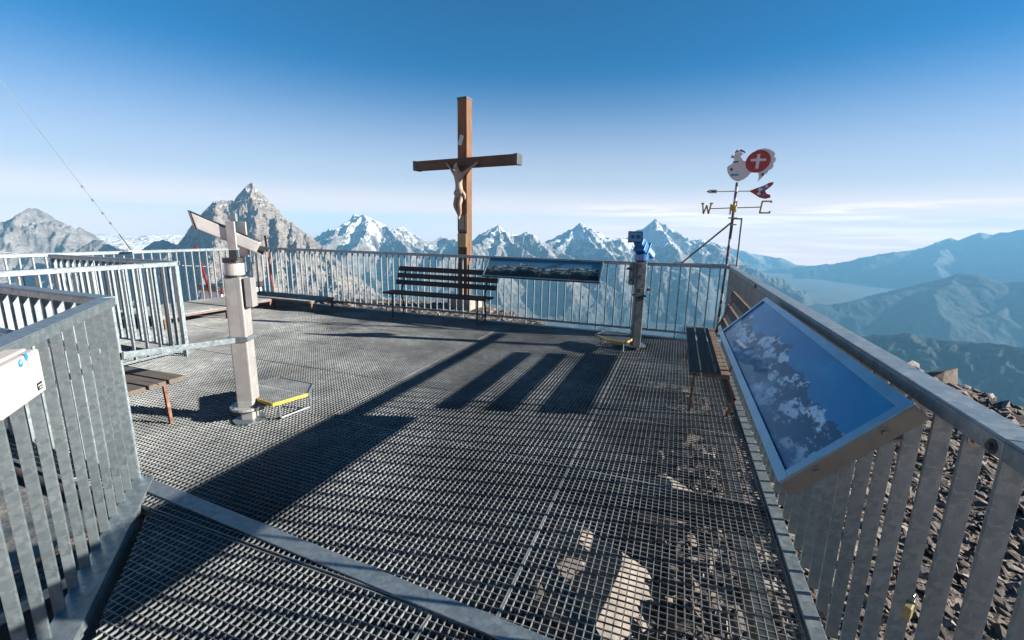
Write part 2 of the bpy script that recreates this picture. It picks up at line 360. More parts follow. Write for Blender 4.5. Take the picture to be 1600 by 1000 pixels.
RA, RB = (.09, .088, .088), (.31, .29, .27)
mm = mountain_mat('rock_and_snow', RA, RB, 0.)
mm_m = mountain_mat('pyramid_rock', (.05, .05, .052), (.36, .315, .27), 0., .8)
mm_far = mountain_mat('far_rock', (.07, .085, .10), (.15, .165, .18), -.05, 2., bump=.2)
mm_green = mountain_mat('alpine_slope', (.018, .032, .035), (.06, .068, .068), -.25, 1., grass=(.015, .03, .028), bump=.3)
SK = {
'herens':(10200,[(-72.82,-1.94),(-71.08,-1.08),(-69.59,-0.28),(-69.11,0.05),(-68.63,0.12),(-68.20,0.56),(-67.87,1.12),(-67.54,1.35),(-67.28,1.25),(-67.16,0.71),(-66.82,0.34),(-66.48,-0.04),(-66.09,-0.14),(-65.75,-0.02),(-65.38,-0.35),(-65.17,-0.92),(-64.81,-0.45),(-64.53,-0.92),(-64.22,-1.21),(-63.62,-1.62),(-63.00,-2.10),(-62.18,-2.97)]),
'plateau_snow':(14000,[(-65.53,-1.50),(-63.76,-1.03),(-63.08,-0.90),(-62.79,-1.14),(-61.51,-1.19),(-60.07,-1.30),(-59.04,-0.98),(-58.26,-0.91),(-57.50,-1.16),(-55.36,-1.47)]),
'dark_peak':(8200,[(-65.02,-2.43),(-64.27,-1.62),(-63.81,-1.38),(-63.37,-1.44),(-62.99,-1.98),(-62.37,-2.59),(-60.97,-2.74),(-60.26,-2.12),(-59.50,-1.55),(-58.83,-1.42),(-58.52,-1.87),(-58.17,-2.52)]),
'matter':(6940,[(-59.38,-3.15),(-58.60,-2.65),(-57.70,-2.00),(-56.86,-1.09),(-56.05,-0.03),(-55.21,1.17),(-54.68,2.11),(-54.24,2.59),(-53.72,2.68),(-53.25,2.84),(-52.85,2.80),(-52.33,2.82),(-51.94,3.24),(-51.54,3.73),(-51.13,4.36),(-50.80,4.68),(-50.50,4.67),(-50.23,4.28),(-49.86,3.63),(-49.29,3.05),(-48.60,2.25),(-47.90,1.36),(-47.17,0.74),(-46.30,-0.03),(-45.40,-0.67),(-44.62,-1.32),(-43.77,-2.14),(-42.77,-3.19)]),
'blanche':(13500,[(-45.59,-1.55),(-44.39,-1.02),(-43.46,-0.56),(-42.95,-0.26),(-42.02,-0.09),(-41.13,0.60),(-40.16,1.23),(-39.48,1.63),(-38.89,1.72),(-38.31,1.43),(-37.58,1.07),(-36.70,0.63),(-36.26,0.10),(-35.83,-0.75),(-35.19,-0.11),(-34.41,0.29),(-33.65,-0.32),(-32.72,-0.78),(-31.78,-1.32),(-30.90,-1.23),(-29.69,-0.73),(-28.89,-0.87),(-27.92,-1.26),(-26.45,-1.80)]),
'ober':(12100,[(-28.90,-2.16),(-27.27,-1.65),(-25.80,-1.23),(-24.65,-0.32),(-23.59,0.27),(-22.45,0.85),(-21.70,0.14),(-20.71,-0.16),(-19.72,-0.31),(-18.91,0.03),(-17.91,-0.19),(-16.99,-0.82),(-16.15,-1.45),(-15.22,-2.08)]),
'zinal':(14200,[(-18.18,-2.31),(-16.97,-1.47),(-15.92,-0.80),(-14.96,-0.46),(-13.68,0.21),(-12.96,0.46),(-12.42,0.95),(-12.04,1.27),(-11.68,0.56),(-11.10,0.10),(-10.47,0.27),(-9.68,0.36),(-9.01,-0.26),(-8.21,-0.40),(-7.36,-0.31),(-6.49,-0.45),(-5.38,-0.89),(-4.17,-1.64)]),
'weiss':(16500,[(-7.66,-1.74),(-6.56,-0.60),(-5.43,-0.19),(-4.49,0.53),(-3.85,1.15),(-3.09,1.85),(-2.53,1.32),(-1.45,0.81),(-0.23,0.14),(0.91,-0.51),(1.98,-0.56),(3.21,-0.38),(3.94,-0.81),(4.82,-1.37),(6.26,-2.35)]),
'far_haze':(33500,[(2.08,-1.61),(4.11,-1.10),(6.74,-0.73),(8.63,-0.40),(10.14,-0.08),(11.69,-0.46),(14.01,-0.66),(16.78,-1.09),(20.35,-1.57),(24.79,-1.64),(30.35,-1.59)]),
'haze_ridge':(31000,[(2.75,-1.29),(4.79,-1.08),(7.18,-1.73),(8.81,-1.96),(10.70,-2.23),(12.58,-2.90),(14.39,-3.55),(16.21,-4.76),(18.02,-6.25)]),
'right_ridge':(30000,[(7.08,-9.96),(10.03,-7.07),(12.00,-5.46),(13.92,-4.33),(15.20,-3.36),(16.44,-2.48),(17.66,-1.83),(18.40,-1.67),(19.11,-1.38),(20.09,-1.40),(21.18,-1.47),(21.89,-1.01),(22.90,-0.38),(23.60,0.11),(23.91,0.29),(24.54,-0.04),(25.09,0.37),(25.70,0.77),(26.35,0.56),(26.86,0.73),(27.50,0.85),(28.18,1.12),(29.50,1.49),(31.39,1.73)]),
'middle_ridge':(17000,[(9.53,-13.73),(12.91,-10.33),(15.58,-8.30),(17.61,-7.10),(19.53,-6.08),(21.33,-5.00),(23.02,-4.03),(24.22,-3.32),(25.19,-2.89),(26.22,-2.98),(26.86,-3.32),(27.66,-3.53),(28.90,-3.24),(30.57,-2.93),(32.71,-2.42)]),
'near_hill':(8000,[(14.05,-14.40),(17.19,-11.88),(19.61,-10.12),(21.01,-9.42),(22.16,-8.98),(23.33,-9.03),(24.68,-9.09),(25.96,-9.03),(27.56,-8.90),(29.82,-8.83),(32.54,-8.71),(34.68,-8.61)]),
}
mountain('mountain', *SK['herens'], mm, k=.9, drop=.55, seed=4, snowline=350, riblen=.3, snowbias=.06, amp=1.5)
mountain('glacier', *SK['plateau_snow'], mm, depth=(.25, .1), k=.12, drop=.1, nrib=1, amp=.4, seed=5, snowbias=.1, floor=-700)
mountain('mountain', *SK['dark_peak'], mm, k=1., drop=.6, seed=6, snowline=600, snowbias=-.25)
zs = lambda e, r: EYE + r*math.tan(R(e))
D = 6940
mountain('mountain', *SK['matter'], mm_m, k=1.35, drop=.62, nrib=-1, seed=11, amp=2.3, snowline=450, snowbias=.34, wob=25, na=820, nr=340, warp=.7, depth=(.42, .1),
         extra=[[(-50.72, D, zs(4.66, D), 1.5), (-50.45, D-220, 360, 1.7), (-50.35, D-480, 170, 1.75), (-50.45, D-760, -10, 1.7), (-50.9, D-1250, -300, 1.5), (-51.7, D-2000, -700, 1.3)],
                [(-54.0, D, zs(2.6, D), 1.5), (-53.9, D-220, 210, 1.6), (-54.1, D-520, 30, 1.5), (-54.6, D-1000, -230, 1.4), (-55.4, D-1800, -640, 1.2)],
                [(-48.9, D, 300, 1.3), (-48.4, D-350, 110, 1.5), (-48.3, D-700, -90, 1.6), (-48.6, D-1200, -360, 1.4), (-49.2, D-2000, -720, 1.2)],
                [(-47.4, D, 105, 1.2), (-46.9, D-400, -60, 1.3), (-46.6, D-900, -260, 1.3), (-46.9, D-1700, -600, 1.1)],
                [(-45.6, D, -60, 1.1), (-45.2, D-500, -240, 1.2), (-44.8, D-1300, -520, 1.1)],
                [(-56.3, D, -60, 1.2), (-56.4, D-400, -230, 1.3), (-57.0, D-1200, -560, 1.1)],
                [(-43.8, D, -260, 1.), (-43.2, D-700, -420, 1.), (-42.6, D-1600, -680, 1.)],
                [(-58.2, D, -250, 1.), (-58.6, D-700, -430, 1.)]])
mountain('mountain', *SK['blanche'], mm, k=.95, drop=.5, seed=8, snowline=-350, snowbias=.10, riblen=.22, wob=380)
mountain('mountain', *SK['ober'], mm, k=.95, drop=.5, seed=29, snowline=-350, snowbias=.05, riblen=.35)
mountain('mountain', *SK['zinal'], mm, k=.9, drop=.42, seed=12, snowline=-500, snowbias=.15, riblen=.35)
mountain('mountain', *SK['weiss'], mm, k=.9, drop=.48, seed=13, snowline=-500, snowbias=.14, riblen=.38)
mm_hazed = mountain_mat('hazed_far_rock', (.30, .29, .30), (.50, .48, .47), -.05, 2., bump=.2)  # distant haze put into the rock colour
mountain('hills', *SK['haze_ridge'], mm_hazed, k=.5, drop=.3, seed=15, amp=.5, snowbias=-.3, nrib=1, snowline=600)
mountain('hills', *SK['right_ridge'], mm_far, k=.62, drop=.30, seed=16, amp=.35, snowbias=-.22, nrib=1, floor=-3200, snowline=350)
mountain('hills', *SK['middle_ridge'], mm_green, k=.50, drop=.28, seed=17, amp=.35, snowbias=-.6, nrib=1, floor=-3200)
mountain('hills', *SK['near_hill'], mm_green, k=.42, drop=.30, seed=18, snowbias=-.6, nrib=2, floor=-3200, riblen=.4, amp=.9)

# valley floor, glaciers and moraines between the summit and the ranges
az = np.radians(np.linspace(-88, 62, 900)); r = np.geomspace(18, 33000, 400)
A, Rr = np.meshgrid(az, r); X, Y = Rr*np.sin(A), Rr*np.cos(A); AD = np.degrees(A)
Zc = np.interp(Rr, [0, 30, 900, 2500, 4500, 8000, 14000, 60000], [-2, -20, -520, -760, -980, -1350, -1800, -2300])
val = np.exp(-((AD+4)/13.)**2)*np.clip((Rr-3000)/4000, 0, 1)          # the deep valley running north
Zc = Zc - 650*val
rightv = np.clip((AD-12)/8, 0, 1)*np.clip((Rr-1500)/3500, 0, 1); Zc = Zc - 1500*rightv
sA = np.clip((Rr-40)/2500, 0, 1)
Zc = Zc + sA*260*(fbm(X/2400, Y/2400, 7, .5, True)-.3)*(1+.8*val) + np.clip(Rr/600, 0, 1)*14*(fbm(X/160, Y/160, 4)-.0)
gl = np.exp(-((AD+41)/10.)**2)*np.clip((Rr-900)/800, 0, 1)*np.clip((9500-Rr)/2500, 0, 1)
gl2 = .5*np.exp(-((AD+20)/7.)**2)*np.clip((Rr-7500)/2000, 0, 1)
sn = .18 + .75*gl + gl2 - .9*rightv + .22*fbm(X/700, Y/700, 5)
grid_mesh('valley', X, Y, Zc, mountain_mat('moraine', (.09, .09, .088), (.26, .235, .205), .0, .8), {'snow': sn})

# ------------------------------------------------------------------ the summit the deck stands on
def smooth(e0, e1, x):
    t = np.clip((x-e0)/(e1-e0), 0, 1); return t*t*(3-2*t)
def ground_z(X, Y):
    Z = -.62 - .085*np.clip(X-.6, 0, 9) - .55*np.clip(.2-X, 0, 6)
    # ledge of gravel under the far railing, around the cross
    led = smooth(6.3, 7.0, Y)*smooth(.4, -.8, X); Z = Z*(1-led) + led*(-.2 + .03*np.clip(Y-7, 0, 3))
    Z = Z + (.14*fbm(X/1.6, Y/1.6, 5, .55) + .05*fbm(X*1.9, Y*1.9, 4, .6, True))*(1-.8*led)
    # edges where the summit breaks away
    e1 = (X*.92 + Y*.39) - 8.05 - .25*fbm(X/2.2, Y/2.2, 4)
    e2 = Y - 9.1 + .62*np.clip(X+4.2, 0, 8) + .3*np.clip(-5-X, 0, 4) - .4*fbm(X/2, Y/2+5, 3)
    e3 = -9.5 - X
    e2 = e2*smooth(2.4, .9, X)
    for e in (e1, e2, e3): Z = Z - 1.3*np.maximum(e, 0)*(1+.25*fbm(X/4, Y/4, 4))
    return Z
g1 = np.linspace(-34, 30, 560); g2 = np.linspace(-6, 40, 400)
X, Y = np.meshgrid(g1, g2)
def rubble_mat():
    t = NT('scree'); f = t.noise(2.2, 8, .7); v = t.n('ShaderNodeTexVoronoi'); v.inputs['Scale'].default_value = 11; t.l(t.co.outputs['Object'], v.inputs['Vector'])
    sp = t.n('ShaderNodeSeparateColor'); t.l(v.outputs['Color'], sp.inputs[0])
    ff = t.math('ADD', t.math('MULTIPLY', f, .5), t.math('MULTIPLY', sp.outputs[0], .4))
    t.bump(t.math('ADD', t.noise(14, 8, .7), v.outputs['Distance']), .8, .05)
    return t.set(col=t.ramp(ff, [(.25, (.05, .045, .042)), (.5, (.17, .145, .125)), (.75, (.36, .31, .27))]), rough=.95, spec=.1)
M['scree'] = rubble_mat()
def rock_mat():
    t = NT('rock_shard'); ob = t.n('ShaderNodeNewGeometry')
    f = t.noise(7, 7, .7)
    ri = ob.outputs['Random Per Island']
    col = t.ramp(ri, [(0, (.05, .046, .045)), (.4, (.14, .125, .115)), (.7, (.24, .20, .165)), (.9, (.42, .37, .33)), (1, (.18, .18, .20))])
    t.bump(f, .8, .03)
    return t.set(col=t.mix(t.rng(f, .3, .7, 0, .75), col, (.12, .105, .095)), rough=.9, spec=.15)
M['rock'] = rock_mat()
struct(grid_mesh('summit_ground', X, Y, ground_z(X, Y), M['scree']))
def gz(x, y): return float(ground_z(np.array([[x]]), np.array([[y]]))[0, 0])
# angular shards: convex hulls of random points, merged into one rubble cover
TIP = [(-.34,-.2,-.3),(.2,-.25,-.3),(.25,.2,-.3),(-.3,.2,-.3),(-.36,-.05,-.08),(-.22,-.12,.08),(-.1,.1,.14),(.12,-.06,.22),(.38,.0,.27),(.42,.06,.22),(.33,-.1,.1),(.2,.15,.16),(.25,-.2,-.1),(-.05,-.22,.02)]
def hull(seed, sx, sy, sz, n=11):
    rr = random.Random(seed); bm = bmesh.new()
    if seed == 'tip':
        n = 0
        for p in TIP: bm.verts.new(p)
    for i in range(n):
        v = Vector((rr.gauss(0, 1), rr.gauss(0, 1), rr.gauss(0, 1))).normalized() * rr.uniform(.75, 1)
        bm.verts.new((v.x*sx, v.y*sy, v.z*sz))
    r_ = bmesh.ops.convex_hull(bm, input=bm.verts)
    bmesh.ops.delete(bm, geom=[g for g in r_['geom_interior'] if isinstance(g, bmesh.types.BMVert)], context='VERTS')
    bm.verts.index_update()
    out = ([tuple(v.co) for v in bm.verts], [tuple(v.index for v in f.verts) for f in bm.faces]); bm.free(); return out
protos = [hull(i, 1, .45+.4*random.random(), .12+.28*random.random(), 9) for i in range(30)]
VV = []; FF = []; nV = 0
def scatter(n, x0, x1, y0, y1, s0, s1, pw=3.0, seed=0):
    """n shards of rock with random size, turn and tilt, laid on the ground"""
    global nV
    q = np.random.RandomState(seed); xs, ys = q.uniform(x0, x1, n), q.uniform(y0, y1, n); z = ground_z(xs[None, :], ys[None, :])[0]
    ok = ((xs*.92 + ys*.39) < 8.5) & (z > -4); xs, ys, z = xs[ok], ys[ok], z[ok]; n = len(xs)
    s = s0 + (s1-s0)*q.rand(n)**pw; a, b, c = q.uniform(0, 6.28, n), q.normal(.15, .38, n), q.normal(.2, .38, n); pi_ = q.randint(0, len(protos), n)
    Z_ = np.zeros(n); O_ = np.ones(n)
    Rz_ = np.array([[np.cos(a), -np.sin(a), Z_], [np.sin(a), np.cos(a), Z_], [Z_, Z_, O_]]).transpose(2, 0, 1)
    Rx_ = np.array([[O_, Z_, Z_], [Z_, np.cos(b), -np.sin(b)], [Z_, np.sin(b), np.cos(b)]]).transpose(2, 0, 1)
    Ry_ = np.array([[np.cos(c), Z_, np.sin(c)], [Z_, O_, Z_], [-np.sin(c), Z_, np.cos(c)]]).transpose(2, 0, 1)
    Mx = Ry_ @ Rx_ @ Rz_
    for k, (vs, fs) in enumerate(protos):
        w_ = np.where(pi_ == k)[0]
        if not len(w_): continue
        P = np.einsum('nij,vj->nvi', Mx[w_], np.array(vs))*s[w_][:, None, None] + np.stack([xs[w_], ys[w_], z[w_]+s[w_]*.1], -1)[:, None, :]
        VV.append(P.reshape(-1, 3)); nv = len(vs)
        for m_ in range(len(w_)):
            o_ = nV + m_*nv; FF.extend([tuple(i+o_ for i in f) for f in fs])
        nV += nv*len(w_)
scatter(16000, .3, 3.4, .1, 6.5, .012, .10, 3, 1)
scatter(14000, 2.8, 8.5, .3, 12, .02, .17, 2.5, 2)
scatter(7000, -1.4, .6, .2, 7, .012, .11, 2.5, 3)
scatter(1500, -8.5, -1, 6.9, 9.6, .015, .12, 2.5, 4)
me = bpy.data.meshes.new('rubble'); me.from_pydata(np.concatenate(VV).tolist(), [], FF); me.update(); me.materials.append(M['rock'])
o = bpy.data.objects.new('rubble', me); C.objects.link(o); struct(o, 'stuff'); o['label'] = 'grey brown shards of broken rock covering the summit slope'
def boulder(loc, sz, seed, label, rotz=0, tilt=(0, 0)):
    vs, fs = hull(seed, *sz, n=16); m = MB(); m.add(vs, fs)
    o = m.build('boulder', M['rock'], None, .012)
    o.location = loc; o.rotation_euler = (tilt[0], tilt[1], rotz)
    return tag(o, label, 'rock', 'larger boulders standing on the scree by the railing')
boulder((4.34, 9.42, -.93), (.40, .26, .36), 'tip', 'dark pointed boulder sticking up behind the right railing', R(20))
boulder((4.38, 10.3, -.93), (.27, .2, .20), 42, 'small pale rock just over the railing left of the pointed boulder', .9)
boulder((4.62, 7.80, -.95), (.45, .28, .17), 43, 'broad flat sunlit boulder at the right edge beyond the railing', .3)

# ------------------------------------------------------------------ haze
def haze():
    m = bpy.data.materials.new('haze'); m.use_nodes = True; t = m.node_tree; t.nodes.clear()
    o_ = t.nodes.new('ShaderNodeOutputMaterial'); v = t.nodes.new('ShaderNodeVolumePrincipled')
    v.inputs['Color'].default_value = (.19, .50, .80, 1); v.inputs['Density'].default_value = HAZE_D; v.inputs['Anisotropy'].default_value = .0
    t.links.new(v.outputs[0], o_.inputs['Volume'])
    b = MB().box(-34000, 34000, -3000, 36000, -3600, 1300).build('haze', m); struct(b, 'stuff'); return b
HAZE_D = 3.3e-5
haze()

M['board_blue'] = plain('anodised_rim', (.26, .48, .62), .3, .7, .2, 8)
M['rim'] = plain('faded_rust_rim', (.22, .16, .135), .8, 0, .45, 30)
M['pale_rock'] = plain('pale_rock', (.34, .30, .26), .9, 0, .55, 9)
# ------------------------------------------------------------------ the deck
def grating(m, x0, x1, y0, y1, z=0., p=.0333, clip=None, h=.03):
    """pressed grid: bars both ways, border bars round it"""
    t = .0034
    nx = max(1, round((x1-x0)/p)); ny = max(1, round((y1-y0)/p))
    for i in range(nx+1):
        x = x0 + (x1-x0)*i/nx; b = .0010 if i in (0, nx) else 0; a0, a1 = y0, y1
        if clip: a0 = max(a0, clip(x)); 
        if a1-a0 > .02: m.box(x-t/2-b, x+t/2+b, a0, a1, z-h, z - (0 if b else .0006))
    for j in range(ny+1):
        y = y0 + (y1-y0)*j/ny; b = .0010 if j in (0, ny) else 0; a0 = x0
        if clip:
            while clip(a0) > y and a0 < x1: a0 += .02
        if x1-a0 > .02: m.box(a0, x1, y-t*.38-b, y+t*.38+b, z-(.026 if b else .009), z-.0012)
m = MB()
xs = [-8.15, -6.35, -4.42, -2.56, -.55, .585]; ys = [1.30, 2.6, 3.55, 4.42, 5.42, 6.66]
for i in range(len(xs)-1):
    for j in range(len(ys)-1):
        if xs[i+1] < -6 and ys[j+1] < 3.5: continue
        grating(m, xs[i]+.004, xs[i+1]-.004, ys[j]+.004, ys[j+1]-.004, random.uniform(-.002, .002))
diag = lambda x: .69 + (x+2.06)*(1.45-.69)/(-2.93+2.06) + .17      # inner edge of the sloping left side
for (a, b) in ((-2.8, -.81), (-.80, .585)):
    grating(m, a, b, -.6, 1.292, -.006, clip=diag)
struct(m.build('deck_grating', M['grate']))
# kerbs, cover strip and the beams that carry the grids
def slab(name, pts, z0, z1, mat):
    m = MB(); n = len(pts)
    m.add([(x, y, z0) for x, y in pts] + [(x, y, z1) for x, y in pts],
          [tuple(reversed(range(n))), tuple(range(n, 2*n))] + [(i, (i+1) % n, (i+1) % n+n, i+n) for i in range(n)])
    return struct(m.build(name, mat, None, .002))
slab('kerb', [(.592, -.6), (.652, -.6), (.652, 6.72), (.592, 6.72)], -.06, .016, M['galv'])
slab('kerb', [(-8.2, 6.68), (.66, 6.68), (.66, 6.755), (-8.2, 6.755)], -.16, .02, M['galv'])
slab('kerb', [(-8.24, 3.2), (-8.18, 3.2), (-8.18, 6.66), (-8.24, 6.66)], -.16, .02, M['galv'])
slab('kerb', [(-2.94, 1.43), (-2.86, 1.50), (-1.05, -.09), (-1.12, -.17)], -.10, .012, M['galv'])
slab('cover_strip', [(-2.9, 1.395), (.585, 1.222), (.585, 1.302), (-2.97, 1.485)], -.004, .007, M['galv'])
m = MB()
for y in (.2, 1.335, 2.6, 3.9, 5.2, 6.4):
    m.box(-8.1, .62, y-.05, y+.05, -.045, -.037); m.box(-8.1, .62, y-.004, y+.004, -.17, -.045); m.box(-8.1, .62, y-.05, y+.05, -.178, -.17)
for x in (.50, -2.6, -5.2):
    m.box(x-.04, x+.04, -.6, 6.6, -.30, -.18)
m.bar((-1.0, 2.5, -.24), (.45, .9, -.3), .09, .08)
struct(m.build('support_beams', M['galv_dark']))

# ------------------------------------------------------------------ railings
def railing(label, a, b, n, side=1, thick_=.011, post_every=0, z_top=1.1, foot=-.06, bw=.06, cuts=(), low=None, top_w=.078, shaded='galv', zf=0., end_posts=(True, True)):
    """railing from a to b: flat upright bars set across the rail, folded steel top rail, optional bottom rail"""
    a = Vector((*a, 0)); b = Vector((*b, 0)); d = (b-a).normalized(); L = (b-a).length; s_ = Vector((-d.y, d.x, 0))*side
    t = thing('railing', tuple(a), label, 'railing', 'steel railings round the deck')
    cs = [0] + list(cuts) + [L]
    for i in range(len(cs)-1):
        m = MB(); A = a + d*(cs[i] + (.002 if i else -.02)); B = a + d*(cs[i+1] - (.002 if i < len(cs)-2 else -.02))
        Mx = frame(A, d, s_, (0, 0, 1)); LL = (B-A).length
        h = top_w/2
        if Mx.determinant() < 0: pass
        m.box(0, LL, -h, h, z_top-.006, z_top+.002, Mx); m.box(0, LL, -h, -h+.007, z_top-.045, z_top-.006, Mx); m.box(0, LL, h-.007, h, z_top-.045, z_top-.006, Mx)
        o = m.build('top_rail', M[shaded], t, .0025)
    def upright(thick, w_, z0):
        m = MB(); h = w_/2; Mx = frame((0, 0, 0), s_, (0, 0, 1), d)
        zt = z_top-.012
        m.prism([(-h, z0), (h, z0), (h, zt-.0), (h, zt), (-h+.004, zt-.0), (-h, zt-.07)], thick, Mx @ Matrix.Translation((0, 0, -thick/2)))
        return m
    br = None; po = None
    for k in range(n+1):
        p = a + d*(L*k/n)
        post = post_every and k % post_every == 0 or (k == 0 and end_posts[0]) or (k == n and end_posts[1])
        if post:
            if po is None: po = upright(.016, bw*1.35, foot-.04 if low is None else -.12).build('post', M[shaded], t, .0015); po.location = p - a; po.matrix_parent_inverse.identity(); first = po.location.copy(); 
            else: o = copy_child(po, (0, 0, 0)); o.location = p - a
        else:
            if br is None: br = upright(thick_, bw, foot if low is None else low).build('baluster', M[shaded], t, .001); br.location = p - a; br.matrix_parent_inverse.identity()
            else: o = copy_child(br, (0, 0, 0)); o.location = p - a
    if low is not None:
        m = MB(); Mx = frame(a, d, s_, (0, 0, 1)); m.box(0, L, -bw*.55, bw*.55, low-.008, low+.004, Mx); m.box(0, L, -bw*.55, -bw*.55+.006, low-.03, low-.008, Mx)
        m.build('bottom_rail', M[shaded], t, .001)
    return t
far = railing('long far railing in front of the mountains with a picture board on it', (-8.2, 6.83), (.70, 6.83), 68, 1, thick_=.017, post_every=9, low=.10, bw=.028, shaded='galv')
rt = railing('right railing of wide flat bars with a big slanted picture board', (.70, -.55), (.70, 6.72), 55, 1, cuts=(1.69, 4.9), bw=.042)
lf = railing('near left railing of wide bars carrying the cream box', (-2.94, 1.44), (-.95, -.30), 20, 1, bw=.035)
rb = railing('railing behind the low plank bench running left from the near corner', (-2.99, 1.47), (-5.15, 1.50), 17, 1, bw=.043)
rc = railing('middle left railing with the white sticker on its top rail', (-5.33, 3.30), (-5.22, .2), 24, 1, low=.09, bw=.042)
rd = railing('short shaded railing meeting the middle left railing at a corner', (-5.40, 3.36), (-7.72, 3.30), 18, 1, low=.09, bw=.042)
re_ = railing('far left railing in front of the pyramid mountain', (-8.24, 6.72), (-8.10, 2.6), 31, 1, post_every=8, thick_=.015, low=.10, bw=.03)
def disc(c, nrm, r, t_, n=12):
    nrm = Vector(nrm).normalized(); c = Vector(c); return MB().tube([c, c + nrm*t_], r, n)
def bolt(parent, c, nrm, mat='steel', r=.011):
    m = disc(c, nrm, r*1.5, .002); m2 = disc(Vector(c)+Vector(nrm).normalized()*.002, nrm, r*.8, .007, 6); m.add(m2.v, m2.f)
    return m.build('bolt', M[mat], parent)
for y in (1.17, 4.33, 4.38): bolt(rt, (.661, y, 1.072), (-1, 0, 0), 'darksteel')
bolt(rt, (.70, 1.2945, 1.035), (0, -1, 0))
m = MB().bar((-5.262, 1.62, 1.08), (-5.262, 1.78, 1.08), .001, .022); m.build('sticker', M['white'], rc)
m = MB().box(-.004, .004, -.012, .012, 0, .05)

# ------------------------------------------------------------------ slatted benches
def rbx(m, c, sx, sy, sz, rx=0, ry=0, rz=0):
    Mx = Matrix.Translation(c) @ Matrix.Rotation(rz, 4, 'Z') @ Matrix.Rotation(ry, 4, 'Y') @ Matrix.Rotation(rx, 4, 'X'); return m.box(-sx/2, sx/2, -sy/2, sy/2, -sz/2, sz/2, Mx)
def bench(label, x0, x1, yf, seat_z, mat, leg_mat, mirror=None, rows=3, back=True, gap=.115, depth=.095, backs=(.60, .73, .86), Mx=None, tilt=.0):
    """bench along local X, front edge at y=0, backrest towards +y; Mx places it"""
    t = thing('bench', tuple(Mx.translation), label, 'bench', 'wooden slatted benches on the deck')
    def put(m): m.v = [tuple(Mx @ Vector(v)) for v in m.v]; return m
    for r_ in range(rows):
        m = MB(); rbx(m, ((x0+x1)/2, depth/2 + r_*gap, seat_z - .02), x1-x0, depth, .034); put(m).build('seat_slat', mat, t, .004)
    if back:
        for k, z in enumerate(backs):
            m = MB(); rbx(m, ((x0+x1)/2 + .02*k, rows*gap + .045 + (z-seat_z)*.22, z), x1-x0, .03, .085, rx=-.2); put(m).build('back_slat', mat, t, .004)
    D_ = rows*gap
    for x in (x0+.17, x1-.17):
        m = MB()
        m.box(x-.018, x+.018, .0, D_, seat_z-.043, seat_z-.037)
        put(m).build('seat_bracket', leg_mat, t)
        if back:
            m = MB(); m.bar((x, D_-.03, seat_z-.05), (x, D_ + .075 + (backs[-1]-seat_z)*.22, backs[-1]+.04), .03, .012, (0, 1, 0)); put(m).build('back_support', leg_mat, t)
        m = MB(); m.bar((x, .05, seat_z-.04), (x, .035, 0), .022, .022, (1, 0, 0)); put(m).build('leg', leg_mat, t)
        m = MB(); m.bar((x, D_-.04, seat_z-.04), (x, D_+.05, .16), .022, .022, (1, 0, 0)); m.bar((x, D_+.05, .17), (x, D_-.0, 0), .022, .022, (1, 0, 0)); put(m).build('leg', leg_mat, t)
    return t
bench('dark brown bench with a slatted back below the cross', 0, 1.96, 0, .45, M['wood_x'], M['darksteel'], Mx=Matrix.Translation((-4.76, 6.27, 0)) @ Matrix.Rotation(R(.5), 4, 'Z'), backs=(.58, .70, .82))
Mr = Matrix.Translation((.165, 5.72, 0)) @ Matrix.Rotation(-math.pi/2, 4, 'Z')
for k in ('wood_y', 'wood_x'): pass
bench('bench with sunlit planks against the right railing behind the big picture board', 0, 1.98, 0, .41, M['wood_y'], M['rust'], Mx=Mr, backs=(.505, .67, .83), gap=.11, depth=.088)
bl = bench('low backless bench of three worn planks on one rusty leg beside the near left railing', -1.25, .0, 0, .40, M['wood_l'], M['rust'], rows=3, back=False, gap=.135, depth=.115, Mx=Matrix.Translation((-3.40, 2.08, 0)) @ Matrix.Rotation(R(2), 4, 'Z') @ Matrix.Scale(-1, 4, (0, 1, 0)))

# low grating platforms along the far left corner
def platform(label, poly, z, legs, n_axis=0):
    cx = sum(p[0] for p in poly)/len(poly); cy = sum(p[1] for p in poly)/len(poly)
    t = thing('low_platform', (cx, cy, 0), label, 'platform', 'low grating platforms in the far left corner')
    x0 = min(p[0] for p in poly); x1 = max(p[0] for p in poly); y0 = min(p[1] for p in poly); y1 = max(p[1] for p in poly)
    m = MB(); grating(m, x0, x1, y0, y1, z, .034, h=.022); m.build('grating_top', M['grate'], t)
    m = MB()
    for a, b in zip(poly, poly[1:] + poly[:1]): m.bar((*a, z-.03), (*b, z-.03), .03, .03)
    m.build('rim', M['rim'], t)
    for x, y in legs: MB().box(x-.018, x+.018, y-.018, y+.018, 0, z-.045).build('leg', M['rust'], t)
    return t
platform('sunlit low grating platform left of the tall grey viewer post', [(-8.1, 4.05), (-6.98, 4.05), (-6.98, 5.08), (-8.1, 5.08)], .19, [(-6.99, 5.06), (-6.99, 4.1), (-8.05, 5.06)])
platform('low grating platform in the corner by the orange stake', [(-8.1, 5.14), (-7.1, 5.14), (-7.1, 6.02), (-8.1, 6.02)], .19, [(-7.11, 6.0), (-7.11, 5.2)])
platform('low grating platform with a rusty leg reaching along the far railing', [(-8.1, 6.08), (-6.2, 6.08), (-6.2, 6.66), (-8.1, 6.66)], .20, [(-6.21, 6.1), (-6.21, 6.62), (-7.12, 6.1)])

